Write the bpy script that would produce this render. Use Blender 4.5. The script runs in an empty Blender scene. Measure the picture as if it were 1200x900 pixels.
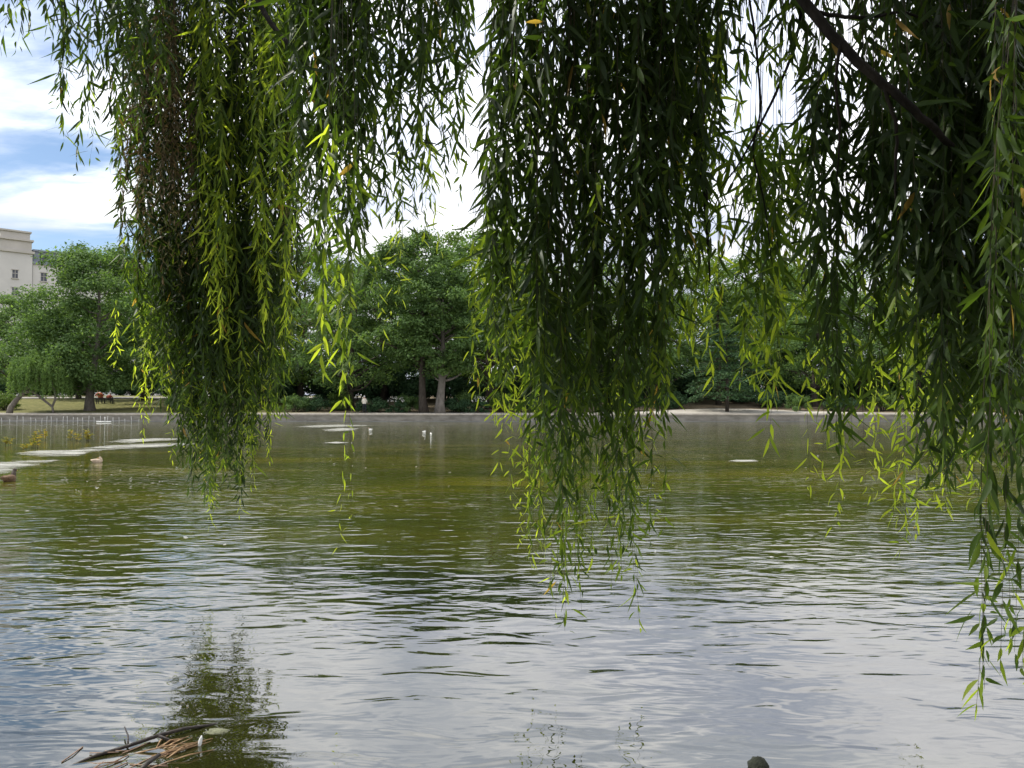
import bpy, math, random
import numpy as np

R = math.radians
SC = bpy.context.scene
COL = SC.collection

# ------------------------------------------------------------------ camera
CAM_H = 1.5
F = 906.0                                   # focal length in pixels of a 1200 x 900 frame
PITCH = math.atan(26.0 / F)
cam_d = bpy.data.cameras.new("camera")
cam_d.sensor_width = 36.0
cam_d.lens = 36.0 * F / 1200.0
cam_d.clip_start = 0.05
cam_d.clip_end = 3000.0
cam = bpy.data.objects.new("camera", cam_d)
COL.objects.link(cam)
cam.location = (0, 0, CAM_H)
cam.rotation_euler = (math.pi / 2 + PITCH, 0, 0)
SC.camera = cam

# ------------------------------------------------------------------ world, sun, exposure
SUN_EL, SUN_AZ = R(56), R(-76)                # azimuth measured clockwise from +Y (the view direction)
world = bpy.data.worlds.new("World")
SC.world = world
world.use_nodes = True
wn, wl = world.node_tree.nodes, world.node_tree.links
wn.clear()
w_out = wn.new("ShaderNodeOutputWorld")
w_bg = wn.new("ShaderNodeBackground")
w_bg.inputs["Strength"].default_value = 0.1
sky = wn.new("ShaderNodeTexSky")
sky.sky_type = 'NISHITA'
sky.sun_disc = False
sky.sun_elevation = SUN_EL
sky.sun_rotation = SUN_AZ
sky.dust_density = 0.5
sky.ozone_density = 2.5
tc = wn.new("ShaderNodeTexCoord")
sep = wn.new("ShaderNodeSeparateXYZ")
wl.new(tc.outputs["Generated"], sep.inputs[0])


def wmath(op, a, b=None, clamp=False):
    n = wn.new("ShaderNodeMath")
    n.operation = op
    n.use_clamp = clamp
    for i, v in enumerate((a, b)):
        if v is None:
            continue
        if isinstance(v, (int, float)):
            n.inputs[i].default_value = v
        else:
            wl.new(v, n.inputs[i])
    return n.outputs[0]


def wmap(v, a, b, c, d):
    n = wn.new("ShaderNodeMapRange")
    n.interpolation_type = 'SMOOTHSTEP'
    wl.new(v, n.inputs[0])
    for i, x in enumerate((a, b, c, d)):
        n.inputs[i + 1].default_value = x
    return n.outputs[0]


zz = wmath('ADD', wmath('MAXIMUM', sep.outputs[2], 0.0), 0.16)
comb = wn.new("ShaderNodeCombineXYZ")
wl.new(wmath('DIVIDE', sep.outputs[0], zz), comb.inputs[0])
wl.new(wmath('DIVIDE', sep.outputs[1], zz), comb.inputs[1])
mp = wn.new("ShaderNodeMapping")
mp.inputs["Rotation"].default_value = (0, 0, R(-52))
mp.inputs["Scale"].default_value = (0.8, 2.2, 1.0)
mp.inputs["Location"].default_value = (3.1, 0.7, 0.0)
wl.new(comb.outputs[0], mp.inputs[0])
cn1 = wn.new("ShaderNodeTexNoise")
cn1.inputs["Scale"].default_value = 1.25
cn1.inputs["Detail"].default_value = 9
cn1.inputs["Roughness"].default_value = 0.55
cn1.inputs["Distortion"].default_value = 0.6
wl.new(mp.outputs[0], cn1.inputs[0])
cn2 = wn.new("ShaderNodeTexNoise")
cn2.inputs["Scale"].default_value = 1.5
cn2.inputs["Detail"].default_value = 6
cn2.inputs["Distortion"].default_value = 0.4
wl.new(comb.outputs[0], cn2.inputs[0])
lefty = wmap(wmath('MULTIPLY', sep.outputs[0], -1.0), 0.22, 0.48, 0.22, -0.01)
cover = wmap(wmath('ADD', cn1.outputs["Fac"], lefty), 0.34, 0.66, 0.0, 1.0)
tone = wmap(cn2.outputs["Fac"], 0.38, 0.62, 0.0, 1.0)
cc = wn.new("ShaderNodeMix")
cc.data_type = 'RGBA'
wl.new(tone, cc.inputs[0])
cc.inputs[6].default_value = (5.2, 5.7, 6.9, 1)       # grey-lilac undersides
cc.inputs[7].default_value = (10.0, 10.0, 10.2, 1)       # bright tops
cm = wn.new("ShaderNodeMix")
cm.data_type = 'RGBA'
glow = wmap(sep.outputs[2], 0.08, 0.40, 0.76, 1.55)
cg = wn.new("ShaderNodeVectorMath")
cg.operation = 'SCALE'
wl.new(cc.outputs[2], cg.inputs[0])
wl.new(glow, cg.inputs["Scale"])
wl.new(cover, cm.inputs[0])
wl.new(sky.outputs[0], cm.inputs[6])
wl.new(cg.outputs[0], cm.inputs[7])
wl.new(cm.outputs[2], w_bg.inputs["Color"])
wl.new(w_bg.outputs[0], w_out.inputs[0])

sun_d = bpy.data.lights.new("sun", 'SUN')
sun_d.energy = 4.2
sun_d.angle = R(0.6)
sun_d.color = (1.0, 0.95, 0.86)
sun = bpy.data.objects.new("sun", sun_d)
COL.objects.link(sun)
sun.location = (0, 0, 60)
sun.rotation_euler = (math.pi / 2 - SUN_EL, 0, math.pi - SUN_AZ)
vs = SC.view_settings
vs.view_transform = 'Standard'
vs.look = 'None'
vs.exposure = 0.52
vs.gamma = 1.0
vs.use_curve_mapping = False
SC.cycles.max_bounces = 7
SC.cycles.diffuse_bounces = 3
SC.cycles.glossy_bounces = 3
SC.cycles.transmission_bounces = 5
SC.cycles.transparent_max_bounces = 10
SC.cycles.sample_clamp_indirect = 6.0

# ------------------------------------------------------------------ helpers
CP, SP = math.cos(PITCH), math.sin(PITCH)


def P(px, py, d):
    """photo pixel + distance along the view -> a point of the place"""
    a, b = (px - 600.0) / F, (450.0 - py) / F
    return np.array([a * d, d * (CP - b * SP), CAM_H + d * (SP + b * CP)])


def G(px, py, z=0.0):
    """photo pixel -> where that line of sight meets the level z"""
    a, b = (px - 600.0) / F, (450.0 - py) / F
    dz = SP + b * CP
    t = (z - CAM_H) / dz
    return np.array([a * t, t * (CP - b * SP), z])


def mesh_np(name, V, Q=None, T=None, attrs=None, smooth=True):
    me = bpy.data.meshes.new(name)
    V = np.asarray(V, dtype=np.float32)
    me.vertices.add(len(V))
    me.vertices.foreach_set("co", V.ravel())
    loops, starts, n = [], [], 0
    if Q is not None and len(Q):
        Q = np.asarray(Q, dtype=np.int32)
        loops.append(Q.ravel())
        starts.append(np.arange(len(Q)) * 4)
        n += Q.size
    if T is not None and len(T):
        T = np.asarray(T, dtype=np.int32)
        loops.append(T.ravel())
        starts.append(n + np.arange(len(T)) * 3)
        n += T.size
    loops = np.concatenate(loops).astype(np.int32)
    starts = np.concatenate(starts).astype(np.int32)
    me.loops.add(len(loops))
    me.loops.foreach_set("vertex_index", loops)
    me.polygons.add(len(starts))
    me.polygons.foreach_set("loop_start", starts)
    me.update(calc_edges=True)
    me.polygons.foreach_set("use_smooth", np.full(len(starts), bool(smooth)))
    for k, v in (attrs or {}).items():
        at = me.attributes.new(k, 'FLOAT', 'POINT')
        at.data.foreach_set("value", np.asarray(v, dtype=np.float32))
    me.validate()
    return me


def link(name, me, mat=None, parent=None):
    o = bpy.data.objects.new(name, me)
    COL.objects.link(o)
    if mat is not None and me is not None and not me.materials:
        me.materials.append(mat)
    if parent is not None:
        o.parent = parent
    return o


def tag(o, label=None, cat=None, group=None, kind=None):
    if label:
        o["label"] = label
    if cat:
        o["category"] = cat
    if group:
        o["group"] = group
    if kind:
        o["kind"] = kind
    return o


def empty(name, loc=(0, 0, 0), rz=0.0):
    o = bpy.data.objects.new(name, None)
    COL.objects.link(o)
    o.location = loc
    o.rotation_euler = (0, 0, rz)
    o.empty_display_size = 0.2
    return o


def copy_tree(o, parent=None):
    c = o.copy()
    COL.objects.link(c)
    if parent is not None:
        c.parent = parent
    for ch in list(o.children):
        copy_tree(ch, c)
    return c


class MB:
    """collects quads / tris of several shapes into one mesh"""

    def __init__(self):
        self.V, self.Q, self.T, self.n = [], [], [], 0

    def add(self, V, Q=None, T=None):
        V = np.asarray(V, dtype=float)
        if Q is not None and len(Q):
            self.Q.append(np.asarray(Q) + self.n)
        if T is not None and len(T):
            self.T.append(np.asarray(T) + self.n)
        self.V.append(V)
        self.n += len(V)

    def box(self, c, s, rz=0.0):
        x, y, z = np.array(s) / 2.0
        V = np.array([[-x, -y, -z], [x, -y, -z], [x, y, -z], [-x, y, -z], [-x, -y, z], [x, -y, z], [x, y, z], [-x, y, z]])
        ca, sa = math.cos(rz), math.sin(rz)
        V = V @ np.array([[ca, sa, 0], [-sa, ca, 0], [0, 0, 1]]) + np.array(c)
        self.add(V, [[0, 3, 2, 1], [4, 5, 6, 7], [0, 1, 5, 4], [1, 2, 6, 5], [2, 3, 7, 6], [3, 0, 4, 7]])

    def tube(self, pts, rad, n=6, cap=True):
        pts = np.asarray(pts, dtype=float)
        m = len(pts)
        rad = np.broadcast_to(np.asarray(rad, dtype=float), (m,))
        tan = np.gradient(pts, axis=0)
        tan /= np.linalg.norm(tan, axis=1)[:, None] + 1e-9
        ref = np.array([0.31, 0.93, 0.2])
        if abs(tan[0] @ ref) > 0.85:
            ref = np.array([0.9, -0.2, 0.38])
        u = np.cross(tan, ref)
        u /= np.linalg.norm(u, axis=1)[:, None] + 1e-9
        v = np.cross(tan, u)
        a = np.arange(n) * 2 * math.pi / n
        V = pts[:, None, :] + rad[:, None, None] * (np.cos(a)[None, :, None] * u[:, None, :] + np.sin(a)[None, :, None] * v[:, None, :])
        V = V.reshape(-1, 3)
        i = np.arange(m - 1)[:, None] * n
        j = np.arange(n)[None, :]
        jn = (j + 1) % n
        Q = np.stack([i + j, i + n + j, i + n + jn, i + jn], axis=-1).reshape(-1, 4)
        T = []
        if cap:
            V = np.vstack([V, pts[0], pts[-1]])
            for k in range(n):
                T.append([m * n, k, (k + 1) % n])
                T.append([m * n + 1, (m - 1) * n + (k + 1) % n, (m - 1) * n + k])
        self.add(V, Q, T)

    def ring_loft(self, rings):
        """rings: list of (n,3) arrays, capped at both ends"""
        n = len(rings[0])
        V = np.vstack(rings + [np.mean(rings[0], axis=0)[None], np.mean(rings[-1], axis=0)[None]])
        m = len(rings)
        Q, T = [], []
        for i in range(m - 1):
            for j in range(n):
                Q.append([i * n + j, i * n + (j + 1) % n, (i + 1) * n + (j + 1) % n, (i + 1) * n + j])
        for j in range(n):
            T.append([m * n, (j + 1) % n, j])
            T.append([m * n + 1, (m - 1) * n + j, (m - 1) * n + (j + 1) % n])
        self.add(V, Q, T)

    def blob(self, c, r, n=10, m=7, jit=0.0, seed=0):
        rng = np.random.default_rng(seed)
        rings = []
        for i in range(m):
            t = math.pi * (i + 0.5) / m
            a = np.arange(n) * 2 * math.pi / n
            k = 1.0 + jit * rng.uniform(-1, 1, n)
            rings.append(np.stack([c[0] + r[0] * math.sin(t) * np.cos(a) * k, c[1] + r[1] * math.sin(t) * np.sin(a) * k,
                                   c[2] - r[2] * math.cos(t) * np.ones(n) * (1 + jit * rng.uniform(-.5, .5, n))], axis=1))
        self.ring_loft(rings)

    def build(self, name, mat, parent=None, smooth=True):
        me = mesh_np(name, np.vstack(self.V), np.vstack(self.Q) if self.Q else None, np.vstack(self.T) if self.T else None, smooth=smooth)
        return link(name, me, mat, parent)


# ------------------------------------------------------------------ materials
def new_mat(name):
    m = bpy.data.materials.new(name)
    m.use_nodes = True
    nt = m.node_tree
    nt.nodes.clear()
    out = nt.nodes.new("ShaderNodeOutputMaterial")
    return m, nt.nodes, nt.links, out


def noise(nd, lk, scale, detail=4, rough=0.55, coord="Object", stretch=None, rot=None, dist=0.0):
    t = nd.new("ShaderNodeTexCoord")
    n = nd.new("ShaderNodeTexNoise")
    n.inputs["Scale"].default_value = scale
    n.inputs["Detail"].default_value = detail
    n.inputs["Roughness"].default_value = rough
    n.inputs["Distortion"].default_value = dist
    if stretch or rot:
        m = nd.new("ShaderNodeMapping")
        if stretch:
            m.inputs["Scale"].default_value = stretch
        if rot:
            m.inputs["Rotation"].default_value = rot
        lk.new(t.outputs[coord], m.inputs[0])
        lk.new(m.outputs[0], n.inputs[0])
    else:
        lk.new(t.outputs[coord], n.inputs[0])
    return n


def ramp(nd, lk, src, stops):
    r = nd.new("ShaderNodeValToRGB")
    els = r.color_ramp.elements
    while len(els) < len(stops):
        els.new(0.5)
    for e, (p, c) in zip(els, stops):
        e.position = p
        e.color = (*c, 1)
    lk.new(src, r.inputs[0])
    return r


def plain(name, c1, c2, scale=6.0, rough=0.85, bump=0.0, bscale=None, spec=0.3, stretch=None):
    m, nd, lk, out = new_mat(name)
    b = nd.new("ShaderNodeBsdfPrincipled")
    b.inputs["Roughness"].default_value = rough
    b.inputs["Specular IOR Level"].default_value = spec
    n = noise(nd, lk, scale, 6, 0.6, stretch=stretch)
    r = ramp(nd, lk, n.outputs["Fac"], [(0.32, c1), (0.68, c2)])
    lk.new(r.outputs[0], b.inputs["Base Color"])
    if bump:
        n2 = noise(nd, lk, bscale or scale * 4, 6, 0.6, stretch=stretch)
        bp = nd.new("ShaderNodeBump")
        bp.inputs["Strength"].default_value = bump
        bp.inputs["Distance"].default_value = 0.02
        lk.new(n2.outputs["Fac"], bp.inputs["Height"])
        lk.new(bp.outputs[0], b.inputs["Normal"])
    lk.new(b.outputs[0], out.inputs[0])
    return m


def leaf_mat(name, stops, trans=0.42, tgain=(1.5, 1.6, 0.6), rough=0.45, spec=0.35):
    """leaf: colour follows attribute tint: leaf age, in the willow also painted sun and shade; light shines through"""
    m, nd, lk, out = new_mat(name)
    at = nd.new("ShaderNodeAttribute")
    at.attribute_name = "tint"
    r = ramp(nd, lk, at.outputs["Fac"], stops)
    b = nd.new("ShaderNodeBsdfPrincipled")
    b.inputs["Roughness"].default_value = rough
    b.inputs["Specular IOR Level"].default_value = spec
    lk.new(r.outputs[0], b.inputs["Base Color"])
    mu = nd.new("ShaderNodeMix")
    mu.data_type = 'RGBA'
    mu.blend_type = 'MULTIPLY'
    mu.inputs[0].default_value = 1.0
    lk.new(r.outputs[0], mu.inputs[6])
    mu.inputs[7].default_value = (*tgain, 1)
    t = nd.new("ShaderNodeBsdfTranslucent")
    lk.new(mu.outputs[2], t.inputs[0])
    mx = nd.new("ShaderNodeMixShader")
    tm_ = nd.new("ShaderNodeMapRange")          # thick old leaves let less light through; also deepens the shade painted in tint
    lk.new(at.outputs["Fac"], tm_.inputs[0])
    tm_.inputs[1].default_value = 0.15
    tm_.inputs[2].default_value = 0.85
    tm_.inputs[3].default_value = trans * 0.65
    tm_.inputs[4].default_value = min(0.65, trans * 1.45)
    lk.new(tm_.outputs[0], mx.inputs[0])
    lk.new(b.outputs[0], mx.inputs[1])
    lk.new(t.outputs[0], mx.inputs[2])
    lk.new(mx.outputs[0], out.inputs[0])
    return m


M_WILLOW = leaf_mat("willow_leaf", [(0.0, (0.017, 0.030, 0.009)), (0.5, (0.042, 0.073, 0.015)), (0.74, (0.13, 0.175, 0.03)),  # dark end carries the curtains' painted shade, bright end their sunlit leaves
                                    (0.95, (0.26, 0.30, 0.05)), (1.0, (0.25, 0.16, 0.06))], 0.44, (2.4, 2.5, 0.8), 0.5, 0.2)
M_WILLOW_DEAD = leaf_mat("withered_leaf", [(0.0, (0.05, 0.038, 0.02)), (0.5, (0.12, 0.09, 0.045)), (0.85, (0.08, 0.10, 0.03)),
                                           (1.0, (0.20, 0.16, 0.09))], 0.25, (1.3, 1.2, 1.0), 0.7, 0.2)
M_LEAF = leaf_mat("tree_leaf", [(0.0, (0.045, 0.082, 0.026)), (0.6, (0.10, 0.168, 0.053)), (1.0, (0.15, 0.22, 0.07))], 0.33, (1.5, 1.6, 0.7), 0.65, 0.15)
M_LEAF_WARM = leaf_mat("warm_tree_leaf", [(0.0, (0.055, 0.095, 0.022)), (0.6, (0.105, 0.165, 0.035)), (1.0, (0.18, 0.24, 0.06))], 0.35, (1.5, 1.6, 0.6), 0.65, 0.15)
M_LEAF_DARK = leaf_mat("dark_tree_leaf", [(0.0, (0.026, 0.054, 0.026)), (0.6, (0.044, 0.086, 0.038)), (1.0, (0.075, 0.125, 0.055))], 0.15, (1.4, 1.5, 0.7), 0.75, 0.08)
M_LEAF_PALE = leaf_mat("weeping_leaf", [(0.0, (0.09, 0.155, 0.045)), (0.6, (0.14, 0.22, 0.06)), (1.0, (0.20, 0.29, 0.08))], 0.35, (1.4, 1.5, 0.7), 0.65, 0.15)
M_PETAL = leaf_mat("white_petal", [(0.0, (0.28, 0.27, 0.2)), (1.0, (0.75, 0.74, 0.70))], 0.3, (1, 1, 1), 0.6, 0.2)
M_POND = leaf_mat("pond_weed_leaf", [(0.0, (0.12, 0.14, 0.02)), (0.6, (0.22, 0.21, 0.03)), (1.0, (0.30, 0.19, 0.04))], 0.4, (1.4, 1.3, 0.6), 0.5, 0.3)
M_BARK = plain("bark", (0.030, 0.024, 0.018), (0.075, 0.062, 0.048), 9, 0.9, 0.7, 30, 0.2, (1, 1, 0.25))
M_LIMB = plain("silhouetted_limb_bark", (0.010, 0.009, 0.008), (0.030, 0.026, 0.022), 12, 0.9, 0.8, 40, 0.1, (1, 1, 0.4))  # willow bark darkened to near black, silhouette shade put into its colour
M_BARK_PALE = plain("pale_bark", (0.09, 0.078, 0.065), (0.18, 0.16, 0.135), 6, 0.9, 0.6, 20, 0.2, (1, 1, 0.3))
M_TWIG = plain("twig_bark", (0.025, 0.022, 0.012), (0.06, 0.05, 0.022), 20, 0.7)
M_STONE = plain("kerb_concrete", (0.28, 0.245, 0.20), (0.46, 0.41, 0.34), 1.3, 0.9, 0.3, 18)
M_STONE_F = plain("weathered_concrete", (0.13, 0.118, 0.098), (0.25, 0.23, 0.195), 0.8, 0.9, 0.3, 14, 0.2, (1, 1, 3))
M_STONE_D = plain("stained_concrete", (0.13, 0.135, 0.125), (0.25, 0.25, 0.235), 0.9, 0.9, 0.3, 14, 0.2, (1, 1, 3))
M_PATH = plain("sandy_path", (0.24, 0.22, 0.185), (0.36, 0.335, 0.29), 1.1, 0.95, 0.2, 20)
M_FACADE = plain("limestone", (0.45, 0.435, 0.41), (0.54, 0.52, 0.49), 0.12, 0.9, 0.1, 3)
M_FACADE_L = plain("limestone_trim", (0.36, 0.34, 0.30), (0.44, 0.41, 0.37), 0.2, 0.9)
M_ROOF = plain("lead_roof", (0.15, 0.17, 0.20), (0.22, 0.24, 0.28), 0.3, 0.6)
M_GLASS_D = plain("dark_window", (0.03, 0.035, 0.045), (0.06, 0.065, 0.08), 1, 0.15, spec=0.5)
M_WHITE = plain("white_post_paint", (0.55, 0.55, 0.52), (0.72, 0.72, 0.69), 8, 0.6)
M_STAKE = plain("weathered_white_stake", (0.30, 0.30, 0.28), (0.50, 0.50, 0.47), 8, 0.7)
M_WIRE = plain("galvanised_wire", (0.25, 0.26, 0.27), (0.38, 0.39, 0.40), 8, 0.5)
M_BENCH = plain("dark_bench_wood", (0.02, 0.018, 0.016), (0.04, 0.035, 0.03), 5, 0.6)
M_RUST = plain("rust_fabric", (0.40, 0.10, 0.045), (0.50, 0.14, 0.065), 5, 0.85)
M_RUST_B = plain("dark_rust_fabric", (0.30, 0.065, 0.04), (0.38, 0.09, 0.055), 5, 0.85)
M_SKIN = plain("skin", (0.42, 0.25, 0.18), (0.48, 0.30, 0.22), 9, 0.6)
M_HAIR = plain("dark_hair", (0.03, 0.022, 0.016), (0.05, 0.036, 0.028), 20, 0.6)
M_HAIR_G = plain("grey_hair", (0.35, 0.34, 0.33), (0.48, 0.47, 0.46), 20, 0.7)
M_CREAM = plain("cream_fabric", (0.50, 0.46, 0.38), (0.60, 0.56, 0.47), 6, 0.9)
M_NAVY = plain("dark_trousers", (0.012, 0.013, 0.018), (0.025, 0.026, 0.032), 6, 0.9)
M_DUCK = plain("brown_plumage", (0.06, 0.035, 0.018), (0.15, 0.09, 0.045), 26, 0.8)
M_DUCK_P = plain("pale_brown_plumage", (0.30, 0.22, 0.15), (0.48, 0.38, 0.28), 22, 0.8)
M_DUCK_W = plain("white_plumage", (0.66, 0.64, 0.58), (0.80, 0.79, 0.75), 12, 0.8)
M_BILL = plain("bill", (0.25, 0.15, 0.03), (0.35, 0.20, 0.05), 12, 0.5)
M_DUCK_D = plain("dark_head_plumage", (0.03, 0.022, 0.016), (0.06, 0.045, 0.03), 26, 0.7)
M_ROCK = plain("mossy_rock", (0.010, 0.012, 0.008), (0.032, 0.037, 0.022), 22, 0.85, 0.8, 40)
M_REED = plain("dry_reed", (0.16, 0.095, 0.05), (0.36, 0.24, 0.13), 30, 0.8, 0.3, 60)
M_REED_D = plain("wet_reed", (0.16, 0.10, 0.06), (0.30, 0.20, 0.14), 20, 0.6, 0.3, 60)
M_STICK = plain("wet_stick", (0.02, 0.016, 0.014), (0.06, 0.048, 0.04), 14, 0.45, 0.5, 40)
M_LICHEN = plain("lichen", (0.05, 0.05, 0.03), (0.20, 0.21, 0.13), 60, 0.9, 0.6, 60)
M_FEATHER = plain("white_feather", (0.70, 0.69, 0.66), (0.82, 0.81, 0.78), 12, 0.8)

# ground: grass, bare earth and lake mud by place
m, nd, lk, out = new_mat("ground_soil_and_grass")
b = nd.new("ShaderNodeBsdfPrincipled")
b.inputs["Roughness"].default_value = 0.95
b.inputs["Specular IOR Level"].default_value = 0.1
n1 = noise(nd, lk, 0.25, 6, 0.6)
n2 = noise(nd, lk, 2.2, 8, 0.65)
gr = ramp(nd, lk, n2.outputs["Fac"], [(0.3, (0.075, 0.085, 0.025)), (0.55, (0.13, 0.13, 0.04)), (0.75, (0.20, 0.18, 0.075))])
so = ramp(nd, lk, n2.outputs["Fac"], [(0.3, (0.06, 0.045, 0.03)), (0.7, (0.16, 0.125, 0.085))])
tcg = nd.new("ShaderNodeTexCoord")
sg = nd.new("ShaderNodeSeparateXYZ")
lk.new(tcg.outputs["Object"], sg.inputs[0])
mr = nd.new("ShaderNodeMapRange")          # lawn to the left, earth under the trees to the right
lk.new(sg.outputs[0], mr.inputs[0])
mr.inputs[1].default_value = -28
mr.inputs[2].default_value = -18
mr.inputs[3].default_value = 0.0
mr.inputs[4].default_value = 0.75
ad = nd.new("ShaderNodeMath")
ad.operation = 'MULTIPLY_ADD'
ad.use_clamp = True
lk.new(n1.outputs["Fac"], ad.inputs[0])
ad.inputs[1].default_value = 0.4
lk.new(mr.outputs[0], ad.inputs[2])
mg = nd.new("ShaderNodeMix")
mg.data_type = 'RGBA'
lk.new(ad.outputs[0], mg.inputs[0])
lk.new(gr.outputs[0], mg.inputs[6])
lk.new(so.outputs[0], mg.inputs[7])
mud = ramp(nd, lk, n2.outputs["Fac"], [(0.35, (0.035, 0.035, 0.008)), (0.7, (0.075, 0.066, 0.02))])
mz = nd.new("ShaderNodeMapRange")
lk.new(sg.outputs[2], mz.inputs[0])
mz.inputs[1].default_value = -0.08
mz.inputs[2].default_value = 0.06
mh = nd.new("ShaderNodeMix")
mh.data_type = 'RGBA'
lk.new(mz.outputs[0], mh.inputs[0])
lk.new(mud.outputs[0], mh.inputs[6])
lk.new(mg.outputs[2], mh.inputs[7])
lk.new(mh.outputs[2], b.inputs["Base Color"])
bp = nd.new("ShaderNodeBump")
bp.inputs["Strength"].default_value = 0.5
bp.inputs["Distance"].default_value = 0.05
lk.new(n2.outputs["Fac"], bp.inputs["Height"])
lk.new(bp.outputs[0], b.inputs["Normal"])
lk.new(b.outputs[0], out.inputs[0])
M_GROUND = m

# water: a murky green body under a reflecting, rippled surface
m, nd, lk, out = new_mat("pond_water")
tcw = nd.new("ShaderNodeTexCoord")


def wave(scale, stretch, rot, detail, rough, dist=0.0):
    mpw = nd.new("ShaderNodeMapping")
    mpw.inputs["Scale"].default_value = stretch
    mpw.inputs["Rotation"].default_value = (0, 0, rot)
    lk.new(tcw.outputs["Object"], mpw.inputs[0])
    nn = nd.new("ShaderNodeTexNoise")
    nn.inputs["Scale"].default_value = scale
    nn.inputs["Detail"].default_value = detail
    nn.inputs["Roughness"].default_value = rough
    nn.inputs["Distortion"].default_value = dist
    lk.new(mpw.outputs[0], nn.inputs[0])
    return nn.outputs["Fac"]


def sm(op, a, b_):
    k = nd.new("ShaderNodeMath")
    k.operation = op
    for i, v in enumerate((a, b_)):
        if isinstance(v, (int, float)):
            k.inputs[i].default_value = v
        else:
            lk.new(v, k.inputs[i])
    return k.outputs[0]


h1 = wave(2.4, (0.8, 1.75, 1), R(11), 2, 0.45, 0.6)
h2 = wave(4.6, (0.65, 1.6, 1), R(-8), 2, 0.45, 0.4)
h3 = wave(0.16, (0.6, 1.4, 1), R(15), 2, 0.5)            # gusts: rougher and calmer patches
gust = nd.new("ShaderNodeMapRange")
lk.new(h3, gust.inputs[0])
gust.inputs[1].default_value = 0.38
gust.inputs[2].default_value = 0.62
gust.inputs[3].default_value = 0.4
gust.inputs[4].default_value = 1.4
hsum = sm('ADD', h1, sm('MULTIPLY', sm('MULTIPLY', h2, 0.5), gust.outputs[0]))
bp = nd.new("ShaderNodeBump")
bp.inputs["Strength"].default_value = 1.0
bp.inputs["Distance"].default_value = 0.0125
lk.new(hsum, bp.inputs["Height"])
fr = nd.new("ShaderNodeFresnel")
fr.inputs["IOR"].default_value = 2.35
lk.new(bp.outputs[0], fr.inputs["Normal"])
gl = nd.new("ShaderNodeBsdfGlossy")
gl.inputs["Roughness"].default_value = 0.0
gl.inputs["Color"].default_value = (0.97, 0.97, 0.97, 1)
lk.new(bp.outputs[0], gl.inputs["Normal"])
wb = wave(0.35, (0.4, 1.3, 1), R(4), 6, 0.6, 0.4)
wr = ramp(nd, lk, wb, [(0.33, (0.052, 0.062, 0.008)), (0.50, (0.095, 0.102, 0.012)), (0.68, (0.19, 0.175, 0.016))])
spw = nd.new("ShaderNodeSeparateXYZ")
lk.new(tcw.outputs["Object"], spw.inputs[0])
bloom = nd.new("ShaderNodeMapRange")          # the algae bloom starts some metres off the shore
lk.new(spw.outputs[1], bloom.inputs[0])
bloom.inputs[1].default_value = 4.5
bloom.inputs[2].default_value = 15.0
wm = nd.new("ShaderNodeMix")
wm.data_type = 'RGBA'
lk.new(bloom.outputs[0], wm.inputs[0])
wm.inputs[6].default_value = (0.030, 0.032, 0.008, 1)
lk.new(wr.outputs[0], wm.inputs[7])
df = nd.new("ShaderNodeBsdfDiffuse")
lk.new(wm.outputs[2], df.inputs["Color"])
tr = nd.new("ShaderNodeBsdfTransparent")
tr.inputs["Color"].default_value = (0.62, 0.62, 0.30, 1)
m1 = nd.new("ShaderNodeMixShader")
m1.inputs[0].default_value = 0.45
lk.new(df.outputs[0], m1.inputs[1])
lk.new(tr.outputs[0], m1.inputs[2])
m2 = nd.new("ShaderNodeMixShader")
lk.new(fr.outputs[0], m2.inputs[0])
lk.new(m1.outputs[0], m2.inputs[1])
lk.new(gl.outputs[0], m2.inputs[2])
lk.new(m2.outputs[0], out.inputs[0])
M_WATER = m

# scum floating on the water, broken up at its edges
m, nd, lk, out = new_mat("floating_scum")
b = nd.new("ShaderNodeBsdfPrincipled")
b.inputs["Roughness"].default_value = 0.75
n1 = noise(nd, lk, 1.6, 8, 0.7, stretch=(0.6, 1.6, 1))
c = ramp(nd, lk, n1.outputs["Fac"], [(0.3, (0.14, 0.14, 0.10)), (0.7, (0.34, 0.335, 0.30))])
lk.new(c.outputs[0], b.inputs["Base Color"])
at = nd.new("ShaderNodeAttribute")
at.attribute_name = "edge"
n3 = noise(nd, lk, 1.5, 9, 0.78, stretch=(0.45, 1.3, 1))
a1 = nd.new("ShaderNodeMath")
a1.operation = 'ADD'
lk.new(at.outputs["Fac"], a1.inputs[0])
lk.new(n3.outputs["Fac"], a1.inputs[1])
mr = nd.new("ShaderNodeMapRange")
lk.new(a1.outputs[0], mr.inputs[0])
mr.inputs[1].default_value = 0.62
mr.inputs[2].default_value = 0.80
trn = nd.new("ShaderNodeBsdfTransparent")
mx = nd.new("ShaderNodeMixShader")
lk.new(mr.outputs[0], mx.inputs[0])
lk.new(trn.outputs[0], mx.inputs[1])
lk.new(b.outputs[0], mx.inputs[2])
lk.new(mx.outputs[0], out.inputs[0])
M_SCUM = m

# ------------------------------------------------------------------ ground, lake, far bank
BANK = 75.5                                  # distance of the far embankment


def ground_z(x, y):
    x = np.asarray(x, dtype=float)
    y = np.asarray(y, dtype=float)
    near = np.interp(y, [-60, -10, 0.5, 1.7, 3.0, 6.0, 14.0, 40.0], [0.6, 0.3, 0.12, 0.0, -0.16, -0.42, -0.75, -0.9])
    far = np.interp(y, [BANK + 0.25, BANK + 0.35, 79, 85, 97, 112, 160, 900], [-0.9, 0.72, 0.78, 1.15, 2.35, 3.0, 3.6, 6.0])
    return np.where(y > BANK + 0.2, far, near)


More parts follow.
